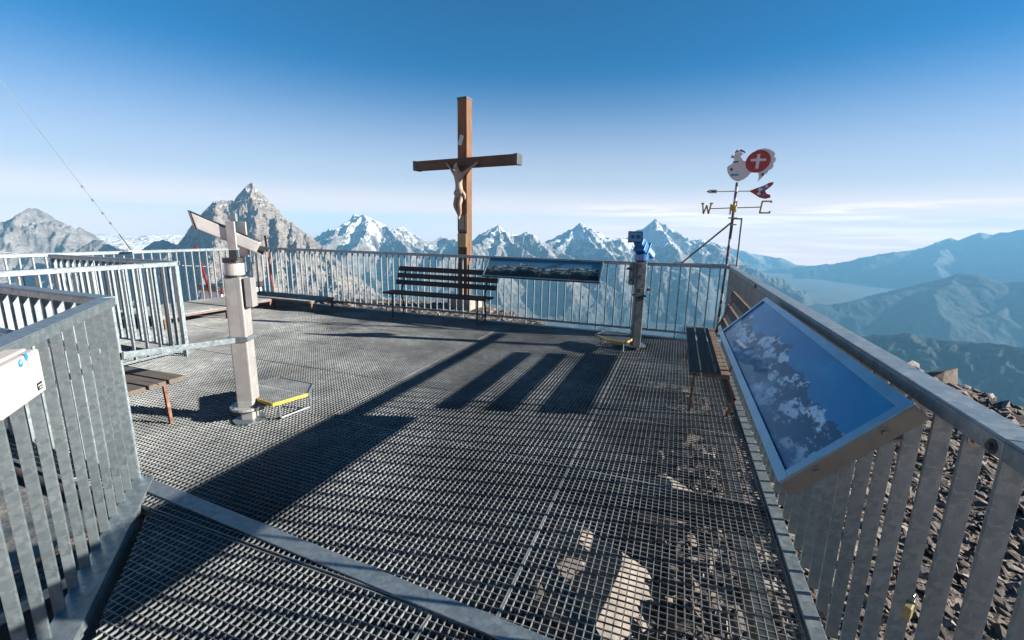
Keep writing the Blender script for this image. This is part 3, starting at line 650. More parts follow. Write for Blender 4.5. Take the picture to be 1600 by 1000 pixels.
# ------------------------------------------------------------------ viewers and steps
RT = Vector((math.cos(YAW), math.sin(YAW), 0)); FW = Vector((-math.sin(YAW), math.cos(YAW), 0)); UP = Vector((0, 0, 1))
def sqpost(m, c, w_, z0, z1, rz, ch=.18):
    h = w_/2; c_ = w_*ch; poly = [(-h+c_, -h), (h-c_, -h), (h, -h+c_), (h, h-c_), (h-c_, h), (-h+c_, h), (-h, h-c_), (-h, -h+c_)]
    return m.prism(poly, z1-z0, Matrix.Translation((*c, z0)) @ Matrix.Rotation(rz, 4, 'Z'))
px_, py_ = -3.10, 2.34
v = thing('viewing_scope', (px_, py_, 0), 'tall silver post with a tilted grey viewing scope on top', 'telescope')
m = sqpost(MB(), (px_, py_), .124, .15, 1.135, R(28), .06); m.build('post', M['alu'], v, .006)
m = MB(); rbx(m, (px_+.10, py_+.035, 1.02), .05, .09, .22, rz=R(28)); m.build('cover_plate', M['alu'], v, .004)
m = MB().tube([(px_, py_, .10), (px_, py_, .118)], .13, 28); m.build('flange', M['alu'], v)
m = sqpost(MB(), (px_, py_), .13, .118, .16, R(28), .1); sqpost(m, (px_, py_), .10, 0, .10, R(28), .1); m.build('foot', M['alu'], v, .003)
m = MB().tube([(px_+.02, py_-.02, 0), (px_+.02, py_-.02, .008)], .12, 8); m.build('base_plate', M['galv'], v)
for a in range(4):
    q = R(28+45+90*a); bolt(v, (px_+.105*math.cos(q), py_+.105*math.sin(q), .118), (0, 0, 1))
m = MB(); rbx(m, (px_, py_, .665), .150, .150, .035, rz=R(28)); m.build('clamp', M['galv'], v, .002)
m = MB(); m.tube([(px_, py_, 1.135), (px_, py_, 1.15)], .072, 20); m.build('seal_ring', M['black'], v)
m = MB(); m.tube([(px_, py_, 1.15), (px_, py_, 1.24)], .066, 24); m.build('neck', M['alu'], v)
m = MB(); m.tube([(px_, py_, 1.24), (px_, py_, 1.275)], .075, 20); m.build('swivel', M['black'], v)
hc = Vector((px_, py_, 1.435)) - RT*.0
ax = (-RT*.84 + UP*.46 - FW*.42).normalized(); up2 = (UP - ax*UP.dot(ax)).normalized(); sd = ax.cross(up2)
Hm = frame(hc, ax, up2, sd)
m = MB(); m.add([Hm @ Vector(p) for p in [(-.19, -.044, -.045), (.20, -.047, -.045), (.275, .047, -.045), (-.19, .040, -.045), (-.19, -.044, .045), (.20, -.047, .045), (.275, .047, .045), (-.19, .040, .045)]],
                [(0,1,2,3), (7,6,5,4), (0,4,5,1), (1,5,6,2), (2,6,7,3), (3,7,4,0)])
m.build('housing', M['alu'], v, .008)
m = MB(); m.add([Hm @ Vector(p) for p in [(.205, -.051, -.05), (.214, -.051, -.05), (.292, .053, -.05), (.280, .053, -.05), (.205, -.051, .05), (.214, -.051, .05), (.292, .053, .05), (.280, .053, .05)]],
                [(0,1,2,3), (7,6,5,4), (0,4,5,1), (1,5,6,2), (2,6,7,3), (3,7,4,0)])
m.build('front_hood', M['black'], v, .003)
m = MB().box(-.19, .276, .0475, .052, -.048, .048, Hm); m.build('shaded_top_cover', M['darksteel'], v, .002)  # dark colour stands for shade along the head's top edge
m = MB().tube([Hm @ Vector((-.19, -.01, 0)), Hm @ Vector((-.235, -.01, 0))], [.026, .03], 16); m.build('eyepiece', M['black'], v)
nb = Vector((.0, 0, 0)); tow = -FW
Fm = frame(Vector((px_, py_, 1.30)) + RT*.045, RT, FW, UP)
m = MB().box(-.032, .032, -.075, -.06, .04, .24, Fm); m.box(-.032, .032, .06, .075, -.02, .24, Fm); m.build('fork', M['alu'], v, .003)
m = MB().box(-.030, .030, -.074, -.062, -.04, .037, Fm); m.build('fork_foot', M['darksteel'], v, .002)
m = MB().box(-.05, -.01, .02, .045, .24, .30, Fm); m.build('sight_fin', M['galv'], v, .003)

def step(label, poly, z, edge, legs):
    cx = sum(p[0] for p in poly)/len(poly); cy = sum(p[1] for p in poly)/len(poly)
    t = thing('step', (cx, cy, 0), label, 'step', 'low grating steps beside the viewers')
    # grating clipped to the polygon
    def clipline(horizontal, c):
        hit = []
        for (ax_, ay), (bx, by) in zip(poly, poly[1:]+poly[:1]):
            u0, u1, w0, w1 = (ay, by, ax_, bx) if horizontal else (ax_, bx, ay, by)
            if (u0-c)*(u1-c) < 0: hit.append(w0 + (w1-w0)*(c-u0)/(u1-u0))
        return sorted(hit)
    m = MB(); p = .020; k = 0
    x0 = min(q[0] for q in poly); x1 = max(q[0] for q in poly); y0 = min(q[1] for q in poly); y1 = max(q[1] for q in poly)
    x = x0 + p/2
    while x < x1:
        h = clipline(False, x)
        if len(h) >= 2: m.box(x-.0025, x+.0025, h[0], h[-1], z-.022, z)
        x += p
    y = y0 + p/2
    while y < y1:
        h = clipline(True, y)
        if len(h) >= 2: m.box(h[0], h[-1], y-.0025, y+.0025, z-.018, z-.001)
        y += p
    m.build('grating_top', M['grate'], t)
    m = MB()
    for i in range(len(poly)):
        if i not in edge:
            a, b = poly[i], poly[(i+1) % len(poly)]; m.bar((*a, z-.012), (*b, z-.012), .006, .03)
    m.build('rim', M['galv'], t)
    m = MB()
    for i in edge:
        a, b = poly[i], poly[(i+1) % len(poly)]; m.bar((*a, z-.006), (*b, z-.006), .010, .026)
    m.build('yellow_edge', M['yellow'], t, .001)
    for (a, b) in legs:
        MB().tube([(*a, z-.03), (a[0], a[1], .03), (a[0]*.97+b[0]*.03, a[1]*.97+b[1]*.03, .012), (a[0]*.03+b[0]*.97, a[1]*.03+b[1]*.97, .012), (b[0], b[1], .03), (*b, z-.03)], .0095, 8).build('leg', M['galv'], t)
    return t
step('hexagonal grating step with yellow edge at the foot of the silver post', [(-3.42, 2.60), (-3.08, 2.37), (-2.83, 2.33), (-2.755, 2.60), (-2.90, 2.80), (-3.30, 2.82)], .165, (1, 2), [((-2.86, 2.41), (-2.82, 2.68)), ((-3.3, 2.55), (-3.25, 2.76))])
step('hexagonal grating step with yellow edge at the foot of the blue viewer', [(-.955, 5.80), (-.77, 5.55), (-.52, 5.50), (-.47, 5.72), (-.56, 6.02), (-.88, 6.06)], .17, (0, 1, 2), [((-.87, 5.70), (-.56, 5.58)), ((-.86, 6.0), (-.6, 5.98))])

qx, qy = -.44, 5.90
v = thing('coin_telescope', (qx, qy, 0), 'blue viewer head on a grey square post near the far railing', 'telescope')
sqpost(MB(), (qx, qy), .120, .06, .70, R(20), .1).build('post', M['galv_dark'], v, .004)  # darker copy of the steel puts shade into the post's colour
m = MB(); rbx(m, (qx, qy, .72), .152, .15, .022, rz=R(20)); m.build('collar', M['darksteel'], v, .003)
sqpost(MB(), (qx, qy), .128, .731, 1.165, R(20), .1).build('upper_post', M['galv_dark'], v, .004)
for k, z in enumerate((1.12, .98, .80)):
    Fm = frame(Vector((qx, qy, z)) - Vector((-math.sin(R(20)), math.cos(R(20)), 0))*.068, (math.cos(R(20)), math.sin(R(20)), 0), (0, 0, 1), (math.sin(R(20)), -math.cos(R(20)), 0))
    m = MB().tube([Fm @ Vector((.01, 0, 0)), Fm @ Vector((.01, 0, .006))], .024, 18); m.build('badge', M['steel'], v)
    MB().tube([Fm @ Vector((.01, 0, .0062)), Fm @ Vector((.01, 0, .0075))], .015, 18).build('badge_centre', M['darksteel'], v)
m = MB(); rbx(m, (qx-.105, qy-.05, 1.0), .055, .09, .28, rz=R(20)); m.build('coin_box', M['galv_dark'], v, .005)
m = MB().tube([(qx-.12, qy-.09, 1.07), (qx-.17, qy-.10, 1.07)], .014, 10); m.build('coin_knob', M['darksteel'], v)
m = MB(); rbx(m, (qx+.11, qy+.03, .80), .035, .03, .035, rz=R(20)); m.build('lock', M['black'], v, .003)
m = MB().tube([(qx, qy, .045), (qx, qy, .06)], .135, 26); m.build('base_disc', M['steel'], v)
m = MB().tube([(qx, qy, -.0), (qx, qy, .045)], .05, 16); m.build('foot', M['darksteel'], v)
m = MB().tube([(qx, qy, 1.165), (qx, qy, 1.18), (qx, qy, 1.25), (qx, qy, 1.262)], [.07, .088, .088, .07], 28); m.build('turret', M['blue'], v)
ax = (RT*.62 - UP*.50 + FW*.6).normalized(); up2 = (UP - ax*UP.dot(ax)).normalized(); sd = ax.cross(up2)
c0 = Vector((qx, qy, 1.345)); Hm = frame(c0, ax, up2, sd)
m = MB().box(-.07, .02, -.085, .04, -.078, .078, Hm); m.build('yoke', M['blue'], v, .012)
m = MB().box(-.13, .25, -.035, .065, -.062, .062, Hm); m.build('barrel', M['blue'], v, .012)
m = MB().box(.03, .05, -.10, .085, -.085, .085, Hm); m.build('shield', M['blue'], v, .008)
m = MB().box(.06, .24, .0655, .0675, -.03, .02, Hm); m.box(.06, .24, -.01, .03, .0622, .064, Hm); m.box(.06, .24, -.01, .03, -.064, -.0622, Hm); m.build('white_strip', M['white'], v)
fa = (-FW*.95 - RT*.15 + UP*.25).normalized(); fu = (UP - fa*UP.dot(fa)).normalized(); fs = fu.cross(fa)
Fm = frame(c0 - RT*.12 + UP*.125 - FW*.07, fs, fu, fa)
m = MB().box(-.085, .085, -.062, .062, -.045, -.0, Fm); m.build('eye_housing', M['blue'], v, .008)
m = MB()
m.box(-.090, .090, .062, .069, -.01, .022, Fm); m.box(-.090, .090, -.069, -.062, -.01, .022, Fm); m.box(-.090, -.083, -.062, .062, -.01, .022, Fm); m.box(.083, .090, -.062, .062, -.01, .022, Fm)
m.build('eye_frame', M['black'], v, .003)
m = MB().box(-.079, .079, -.059, .059, .0005, .004, Fm); m.build('eye_plate', M['board_blue'], v)
for s_ in (-.03, .035): MB().tube([Fm @ Vector((s_, .005, .004)), Fm @ Vector((s_, .005, .022))], [.024, .019], 16).build('eyepiece', M['black'], v)

# brace between the near railing corner and the silver post
m = MB().bar((-3.06, 2.25, .665), (-2.955, 1.49, .76), .012, .04); o = m.build('brace_bar', M['galv'], None, .002); tag(o, 'flat steel bar tying the silver post to the near left railing', 'bar')

# ------------------------------------------------------------------ picture boards
def picture_mat(name, L, W, dark):
    t = NT(name); sp = t.n('ShaderNodeSeparateXYZ'); t.l(t.co.outputs['Object'], sp.inputs[0])
    u = t.math('MULTIPLY', sp.outputs[0], 1/L); vv = t.math('MULTIPLY', sp.outputs[1], 1/W)
    cx = t.n('ShaderNodeCombineXYZ'); t.l(u, cx.inputs[0])
    if dark:
        ridge = t.math('ADD', t.math('MULTIPLY', t.noise(4.5, 10, .62, vec=cx.outputs[0]), 1.1), .05)
        d = t.math('SUBTRACT', ridge, vv)                                  # >0 below the ridge line
        above = t.rng(d, -.012, .012)
        body = t.mix(t.rng(t.noise(11, 9, .75, scale=(1, 3, 1)), .47, .62), (.02, .06, .08), (.85, .9, .92))
        depth = t.rng(d, .0, .34); body = t.mix(depth, body, (.01, .035, .04))
        forest = t.mix(t.rng(t.noise(20, 8, .8), .62, .7), (.006, .022, .028), (.12, .16, .16)); body = t.mix(t.rng(d, .22, .42), body, forest)
        sky_ = t.mix(vv, (.22, .45, .55), (.02, .13, .22))
        col = t.mix(above, sky_, body)
    else:
        # deep blue panorama: a bright snow ridge climbing along the board, glaciers and dark rock below it
        ridge = t.math('ADD', t.math('MULTIPLY', t.noise(3.1, 10, .60, vec=cx.outputs[0]), 1.25), -.04)
        d = t.math('SUBTRACT', ridge, vv)
        snow_ = t.rng(t.noise(5.5, 10, .70, scale=(1, 2.2, 1)), .50, .545)
        body = t.mix(snow_, (.006, .09, .19), (.62, .82, .90))
        body = t.mix(t.rng(t.noise(13, 8, .75), .58, .63), body, (.006, .04, .09))
        body = t.mix(t.rng(d, .12, .55), body, t.mix(t.rng(t.noise(2.3, 8, .6), .52, .60), (.008, .15, .30), (.30, .60, .76)))
        sky_ = t.mix(t.rng(t.noise(2.6, 8, .6, scale=(1, 3, 1)), .50, .72), (.003, .24, .50), (.03, .40, .66))
        col = t.mix(t.rng(d, -.006, .006), sky_, body)
    # print seams between the sheets
    s = t.n('ShaderNodeMath', operation='FRACT'); t.l(t.math('MULTIPLY', u, 4), s.inputs[0]); seam = t.math('LESS_THAN', s.outputs[0], .006)
    col = t.mix(t.math('MULTIPLY', seam, .5), col, (.3, .42, .5))
    wear = t.rng(t.noise(16, 8, .75), .64, .72); col = t.mix(t.math('MULTIPLY', wear, .3), col, (.4, .5, .56))
    return t.set(col=col, rough=.45, coat=.32, coatr=.03, spec=.2)
def board(label, org, along, up_, L, W, dark, th=.05, rim=.032):
    """slanted picture board: org = lower corner, along = rail direction, up_ = up the slope"""
    x = Vector(along).normalized(); y = Vector(up_).normalized(); z = x.cross(y)
    if z.z < 0: z = -z
    F = frame(org, x, y, z); t = thing('picture_board', tuple(org), label, 'information board', 'slanted mountain picture boards on the railings')
    m = MB().box(rim-.004, L-rim+.004, rim-.004, W-rim+.004, 0, .006)
    o = m.build('picture', picture_mat('panorama_print' + ('_dark' if dark else ''), L, W, dark), t); o.matrix_parent_inverse = Matrix.Translation(t.location).inverted() @ (F @ Matrix.Translation((0, 0, -.012)))
    m = MB()
    for (a, b, c_, d_) in ((0, L, 0, rim), (0, L, W-rim, W), (0, rim, rim, W-rim), (L-rim, L, rim, W-rim)): m.box(a, b, c_, d_, -.004, .004, F)
    m.build('rim', M['board_blue'] if not dark else M['galv'], t, .001)
    m = MB(); m.box(0, .004, 0, W, -th, -.0045, F); m.box(L-.004, L, 0, W, -th, -.0045, F); m.box(.0045, L-.0045, 0, .004, -th, -.0045, F); m.box(.0045, L-.0045, W-.004, W, -th, -.0045, F); m.box(.005, L-.005, .005, W-.005, -th+.001, -th+.005, F)
    m.build('tray', M['steel'] if not dark else M['galv_dark'], t, .001)
    for fy in (.25, .75): bolt(t, F @ Vector((-.0, W*fy, -th*.5)), -x)
    return t, F
t, F = board('large glossy blue mountain picture board slanted on the right railing', Vector((.325, 1.34, .81)), (0, 1, 0), (.27, 0, .285), 2.08, .39, False)
m = MB(); m.bar((.47, 1.52, .87), (.66, 1.52, .93), .03, .008); m.bar((.47, 3.1, .87), (.66, 3.1, .93), .03, .008); m.build('bracket', M['steel'], t)
board('dark panorama picture board slanted on the far railing', Vector((-2.95, 6.46, .80)), (1, 0, 0), (0, .29, .30), 1.90, .41, True, th=.03, rim=.022)

# pale boulders under the open grids
for k, (x, y, z, sx, sy, sz, lab) in enumerate([(.10, 3.35, -.58, .46, .42, .15, 'broad pale sunlit boulder seen through the deck grid level with the picture board'),
        (-.28, 2.35, -.64, .52, .52, .17, 'long pale boulder seen through the deck grid left of the diagonal beam'),
        (.28, 4.9, -.60, .28, .30, .14, 'pale stone seen through the deck grid beyond the sunlit bench leg'),
        (.28, 6.1, -.66, .20, .22, .12, 'small pale stone seen through the deck grid under the sunlit bench')]):
    vs, fs = hull(60+k, sx, sy, sz, n=26); m = MB(); m.add(vs, fs); o = m.build('boulder', M['pale_rock'], None, .02)
    o.location = (x, y, z); o.rotation_euler = (.08, .42, k*.25 - .2); tag(o, lab, 'rock', 'pale boulders under the deck')
# small things on the near railings
o = MB(); Bm = frame((.735, 1.66, .56), (0, -1, .12), (0, .12, 1), (-1, 0, 0))
t = thing('padlock', (.66, 1.4, .55), 'small brass padlock hanging on a bar of the right railing', 'padlock')
yb = -.55 + 7.27/55*14                                                   # the bar it hangs on
bc = Vector((.655, yb, .55))
Bm = frame(bc, (-.55, -.85, .0), (0, 0, 1), Vector((-.55, -.85, 0)).cross(Vector((0, 0, 1))))
MB().box(.01, .05, -.014, .024, -.009, .009, Bm).build('body', M['brass'], t, .003)
MB().tube([Bm @ Vector(p) for p in ((.018, .02, 0), (-.005, .03, 0), (-.03, .022, 0), (-.045, .008, 0), (-.03, -.004, 0), (-.005, -.006, 0), (.015, -.004, 0))], .003, 8).build('shackle', M['steel'], t, smooth=True)

d_ = Vector((-.76, .665, 0)).normalized()*-1; n_ = Vector((-.665, -.75, 0)).normalized(); n_ = Vector((.66, .75, 0)).normalized()
bo = Vector((-2.05, .67, .935)) + n_*.03
F = frame(bo, d_, n_, UP)
t = thing('junction_box', tuple(bo), 'cream plastic electrical box on the near left railing', 'junction box')
m = MB().box(-.03, .26, 0, .055, 0, .155, F); m.build('back_shell', M['cream'], t, .006)
m = MB().box(-.026, .256, .0565, .085, .004, .151, F); m.build('lid', M['cream'], t, .006)
for k in range(3): MB().tube([F @ Vector((.2605, .028, .035+.05*k)), F @ Vector((.2625, .028, .035+.05*k))], .018, 20).build('knockout', M['cream'], t)
m = MB().box(.0, .035, .0855, .0865, .02, .045, F); m.build('black_label', M['black'], t)
m = MB().box(.004, .031, .0867, .0872, .034, .038, F); m.box(.004, .024, .0867, .0872, .025, .029, F); m.build('label_print', M['white'], t)
MB().tube([F @ Vector((.105, .0855, .135)), F @ Vector((.105, .0865, .135))], .013, 20).build('round_sticker', M['sticker_blue'], t)
MB().tube([F @ Vector((.105, .0868, .138)), F @ Vector((.105, .0873, .138))], .006, 12).build('sticker_mark', M['white'], t)
m = MB().prism([(0, -.016), (.012, 0), (0, .016), (-.012, 0)], .001, F @ Matrix.Translation((.065, .0865, .145)) @ Matrix.Rotation(R(90), 4, 'X') @ Matrix.Scale(1, 4)); m.build('diamond_sticker', M['sticker_blue'], t)
m = MB().tube([F @ Vector((.13, .03, .155)), F @ Vector((.13, .03, .19))], .018, 12); m.build('cable_gland', M['white'], t)
MB().tube([F @ Vector(p) for p in ((.13, .03, .19), (.13, .025, .20), (.14, -.02, .205), (.25, -.06, .215), (.6, -.10, .23), (1.1, -.05, .23))], .0055, 8).build('cable', M['black'], t, smooth=True)
m = MB(); m.tube([(-2.75, 1.27, .86), (-4.6, 1.30, .88)], .026, 12); o = m.build('conduit', M['galv'], None); tag(o, 'grey pipe running behind the near left railing', 'pipe')

# ------------------------------------------------------------------ cross
cxp, cyp = -4.33, 8.60; cr = R(-8)
Cm = Matrix.Translation((cxp, cyp, 0)) @ Matrix.Rotation(cr, 4, 'Z')
t = thing('wooden_cross', (cxp, cyp, 0), 'tall wooden summit cross with a crucified figure behind the far railing', 'cross')
m = MB().box(-.115, .115, -.10, .10, .12, 4.13, Cm); m.build('upright', M['cross_v'], t, .010)
m = MB().box(-1.28, 1.28, -.115, .085, 2.80, 2.985, Cm); m.build('crossbeam', M['cross_h'], t, .008)
for s_ in (-1, 1):
    m = MB(); a, b = sorted((s_*1.22, s_*1.30)); m.box(a, b, -.122, .092, 2.792, 2.993, Cm); m.build('end_cap', M['darksteel'], t, .003)
MB().box(-.12, .12, -.105, .105, 4.10, 4.15, Cm).build('top_cap', M['darksteel'], t, .003)
for s_ in (-1, 1): MB().box(s_*.1395-.014, s_*.1395+.014, -.06, .06, -.2, .80, Cm).build('steel_bracket', M['steel'], t, .002)
MB().box(-.30, .30, -.26, .26, -.6, .10, Cm).build('plinth', M['concrete'], t, .02)
MB().box(-.105, .105, -.125, -.103, 1.50, 1.86, Cm).build('dark_plaque', M['plaque'], t, .003)
m = MB(); rr = random.Random(5)
for k in range(12):
    z = 1.81 - k*.024; x = -.06
    while x < .06:
        w_ = rr.uniform(.01, .03); m.box(x, min(x+w_, .065), -.127, -.1252, z, z+.010, Cm); x += w_+.007
m.build('plaque_lettering', M['cream'], t)
MB().box(-.11, .11, -.125, -.103, 1.17, 1.455, Cm).build('brass_plaque', M['brass'], t, .003)
m = MB()
for k in range(7):
    z = 1.41 - k*.034; x = -.085
    while x < .08:
        w_ = rr.uniform(.01, .035); m.box(x, min(x+w_, .09), -.127, -.1252, z, z+.010, Cm); x += w_+.009
m.build('plaque_lettering', M['plaque'], t)
m = MB(); rbx(m, (0, 0, 0), .10, .012, .20, ry=.35); m.v = [tuple(Cm @ (Vector(p) + Vector((-.02, -.112, 3.33)))) for p in m.v]; m.build('scroll', M['alu'], t, .006)
# the figure: one skinned body
def skin_body(name, pts, edges, root, mat, parent, levels=2):
    me = bpy.data.meshes.new(name); me.from_pydata([p[0] for p in pts], edges, []); me.materials.append(mat)
    o = bpy.data.objects.new(name, me); C.objects.link(o); o.parent = parent; o.matrix_parent_inverse = Matrix.Translation(parent.location).inverted()
    o.modifiers.new('skin', 'SKIN'); sv = me.skin_vertices[0].data
    for i, (p, r_) in enumerate(pts):
        r_ = r_*1.12
        sv[i].radius = (r_, r_) if not isinstance(r_, tuple) else r_
        sv[i].use_root = (i == root)
    s_ = o.modifiers.new('subdivision', 'SUBSURF'); s_.levels = levels; s_.render_levels = levels
    o.modifiers['skin'].use_smooth_shade = True
    return o
def cp(x, y, z): return tuple(Cm @ Vector((x, -.13-y, z)))
B_ = [(cp(0, .07, 2.30), .072), (cp(-.005, .08, 2.42), .060), (cp(-.01, .09, 2.54), .080), (cp(-.01, .085, 2.64), .070), (cp(-.02, .10, 2.71), .033),
      (cp(-.045, .13, 2.77), .05), (cp(-.05, .13, 2.84), .052),
      (cp(-.11, .08, 2.65), .036), (cp(-.21, .06, 2.76), .026), (cp(-.33, .03, 2.87), .018), (cp(-.37, .02, 2.90), .016),
      (cp(.10, .08, 2.65), .036), (cp(.23, .06, 2.74), .026), (cp(.38, .03, 2.84), .018), (cp(.42, .02, 2.87), .016),
      (cp(-.05, .07, 2.22), .055), (cp(-.06, .15, 2.03), .042), (cp(-.035, .07, 1.88), .034), (cp(-.02, .05, 1.80), .022), (cp(-.02, .10, 1.74), .020),
      (cp(.05, .07, 2.22), .055), (cp(.05, .15, 2.04), .042), (cp(.02, .08, 1.89), .034), (cp(.0, .07, 1.81), .022), (cp(.0, .12, 1.75), .020)]
E_ = [(0,1),(1,2),(2,3),(3,4),(4,5),(5,6),(3,7),(7,8),(8,9),(9,10),(3,11),(11,12),(12,13),(13,14),(0,15),(15,16),(16,17),(17,18),(18,19),(0,20),(20,21),(21,22),(22,23),(23,24)]
fig = skin_body('crucified_figure', B_, E_, 0, M['statue'], t)
h = [(cp(-.05, .105, 2.88), .05), (cp(-.06, .09, 2.80), .05), (cp(-.085, .10, 2.73), .028)]
skin_body('hair', h, [(0,1),(1,2)], 0, M['hair'], t)
h = [(cp(-.085, .09, 2.28), .045), (cp(0, .10, 2.26), .075), (cp(.085, .09, 2.30), .045), (cp(.13, .07, 2.24), .035), (cp(.12, .06, 2.14), .018)]
skin_body('loincloth', h, [(0,1),(1,2),(2,3),(3,4)], 1, M['statue'], t)

# ------------------------------------------------------------------ weather vane on the far right corner
vx, vy = .645, 6.86
t = thing('weather_vane', (vx, vy, 0), 'rooster weather vane on a stickered pole at the far right corner', 'weather vane')
def sticker_pole():
    s = NT('stickered_pole'); vo = s.n('ShaderNodeTexVoronoi'); vo.inputs['Scale'].default_value = 22
    mp_ = s.n('ShaderNodeMapping'); mp_.inputs['Scale'].default_value = (.4, .4, 1); s.l(s.co.outputs['Object'], mp_.inputs[0]); s.l(mp_.outputs[0], vo.inputs['Vector'])
    sp = s.n('ShaderNodeSeparateColor'); s.l(vo.outputs['Color'], sp.inputs[0])
    c = s.n('ShaderNodeValToRGB'); c.color_ramp.interpolation = 'CONSTANT'; e = c.color_ramp.elements
    cols = [(0, (.4, .4, .4)), (.15, (.02, .02, .03)), (.45, (.3, .3, .3)), (.6, (.02, .10, .3)), (.66, (.03, .03, .03)), (.86, (.28, .03, .03)), (.90, (.4, .4, .42)), (.96, (.4, .28, .05))]
    while len(e) < len(cols): e.new(.5)
    for i, (p, q) in enumerate(cols): e[i].position = p; e[i].color = (*q, 1)
    s.l(sp.outputs[0], c.inputs[0]); return s.set(col=c.outputs[0], rough=.5)
M['stick'] = sticker_pole()
MB().tube([(vx-.035, vy-.02, -.05), (vx, vy, 1.15), (vx+.015, vy, 2.22)], .019, 14).build('pole', M['stick'], t)
X1 = Vector((1, 0, 0))
# compass
m = MB().tube([(vx-.30, vy, 1.875), (vx+.33, vy, 1.895)], .007, 8); m.tube([(vx, vy-.30, 1.885), (vx, vy+.30, 1.885)], .007, 8); m.build('compass_arms', M['gold'], t)
MB().tube([(vx+.004, vy, 1.845), (vx+.004, vy, 1.86), (vx+.004, vy, 1.91), (vx+.004, vy, 1.925)], [.02, .042, .042, .02], 16).build('hub', M['gold'], t)
def letter(strokes, o, ux, w_=.02, dep=.012):
    m = MB()
    for (a, b) in strokes:
        A = Vector(o)+Vector(ux)*a[0]+UP*a[1]; B2 = Vector(o)+Vector(ux)*b[0]+UP*b[1]; m.bar(A, B2, dep, w_, Vector(ux).cross((B2-A).normalized()).cross((B2-A).normalized())*-1 if False else (B2-A).normalized().cross(Vector(ux).cross(UP)))
    return m
LW = [((-.055, .07), (-.035, -.07)), ((-.035, -.07), (0, .045)), ((0, .045), (.03, -.07)), ((.03, -.07), (.055, .07)), ((-.075, .07), (-.035, .07)), ((.035, .07), (.078, .07))]
LE = [((-.04, .075), (-.055, -.075)), ((-.045, .075), (.07, .075)), ((-.06, -.075), (.065, -.075)), ((.066, .078), (.066, .055)), ((.062, -.078), (.062, -.05))]
LN = [((-.05, -.07), (-.05, .07)), ((-.05, .07), (.05, -.07)), ((.05, -.07), (.05, .07))]
LS = [((.045, .06), (-.045, .06)), ((-.045, .06), (-.045, .0)), ((-.045, 0), (.045, 0)), ((.045, 0), (.045, -.065)), ((.045, -.065), (-.045, -.065))]
letter(LW, (vx-.335, vy, 1.875), X1).build('compass_letter', M['gold'], t)
letter(LE, (vx+.385, vy, 1.895), X1).build('compass_letter', M['gold'], t)
letter(LN, (vx, vy+.34, 1.885), (0, 1, 0), .014).build('compass_letter', M['gold'], t)
letter(LS, (vx, vy-.34, 1.885), (0, 1, 0), .014).build('compass_letter', M['gold'], t)
# arrow
MB().tube([(vx-.25, vy, 2.105), (vx+.25, vy, 2.105)], .007, 8).build('arrow_shaft', M['white'], t)
P0 = frame((vx, vy-.006, 0), X1, UP, (0, -1, 0))
def plate(poly, th=.008, off=0.): return MB().prism(poly, th, P0 @ Matrix.Translation((0, 0, off)))
plate([(-.36, 2.105), (-.32, 2.128), (-.32, 2.082)]).build('arrow_tip', M['red'], t)
plate([(-.318, 2.13), (-.225, 2.128), (-.225, 2.082), (-.318, 2.08)]).build('arrow_head', M['white'], t)
plate([(-.30, 2.118), (-.24, 2.117), (-.24, 2.093), (-.30, 2.092)], .002, .0085).build('arrow_sticker', M['darksteel'], t)
plate([(.17, 2.105), (.25, 2.14), (.33, 2.17), (.40, 2.21), (.45, 2.215), (.44, 2.18), (.40, 2.14), (.36, 2.105), (.38, 2.07), (.43, 2.05), (.43, 2.015), (.37, 2.0), (.30, 2.02), (.24, 2.06)]).build('arrow_tail', M['red'], t)
for k, (x, z, r_, mt) in enumerate([(.30, 2.12, .028, 'white'), (.34, 2.14, .022, 'sticker_blue'), (.29, 2.07, .022, 'white'), (.32, 2.09, .018, 'darksteel'), (.37, 2.165, .02, 'white'), (.35, 2.05, .016, 'sticker_blue'), (.27, 2.10, .014, 'darksteel')]):
    MB().tube([P0 @ Vector((x, z, .0085+.0004*k)), P0 @ Vector((x, z, .0095+.0004*k))], r_, 8).build('tail_sticker', M[mt], t)
# rooster outline: head, comb, breast, tail
body = [(-.13, 2.395), (-.10, 2.42), (-.065, 2.44), (-.05, 2.46), (-.06, 2.50), (-.06, 2.54), (-.035, 2.575), (.0, 2.585), (.03, 2.57), (.05, 2.545), (.03, 2.545), (.02, 2.52), (.04, 2.49), (.06, 2.465), (.10, 2.46),
        (.125, 2.50), (.16, 2.56), (.21, 2.60), (.28, 2.615), (.35, 2.60), (.40, 2.57), (.425, 2.54), (.415, 2.51), (.44, 2.48), (.435, 2.44), (.415, 2.425), (.425, 2.39), (.405, 2.35), (.375, 2.34), (.36, 2.30), (.33, 2.285), (.30, 2.24), (.27, 2.21), (.255, 2.19), (.265, 2.24), (.26, 2.29), (.235, 2.32), (.20, 2.325), (.165, 2.31), (.13, 2.26), (.09, 2.23), (.05, 2.21), (.02, 2.20), (-.03, 2.22), (-.07, 2.25), (-.10, 2.29), (-.125, 2.34)]
bm_off = Matrix.Translation((0, .03, 0))
P0 = P0 @ bm_off
plate(body).build('rooster', M['white'], t, .001)
plate([(-.05, 2.555), (-.055, 2.585), (-.035, 2.61), (-.01, 2.595), (.015, 2.615), (.04, 2.60), (.065, 2.585), (.075, 2.56), (.045, 2.575), (.0, 2.59), (-.035, 2.578)], .009, -.0005).build('comb', M['red'], t)
plate([(-.062, 2.53), (-.10, 2.55), (-.085, 2.525), (-.11, 2.515), (-.062, 2.505)], .009, -.0005).build('beak', M['red'], t)
m = MB(); e_ = []
for k in range(36):
    a = 2*math.pi*k/36; x, z = .165*math.cos(a)*1.0, .138*math.sin(a); q = R(38); e_.append((.232 + x*math.cos(q)*.92 - z*math.sin(q), 2.452 + x*math.sin(q)*.92 + z*math.cos(q)))
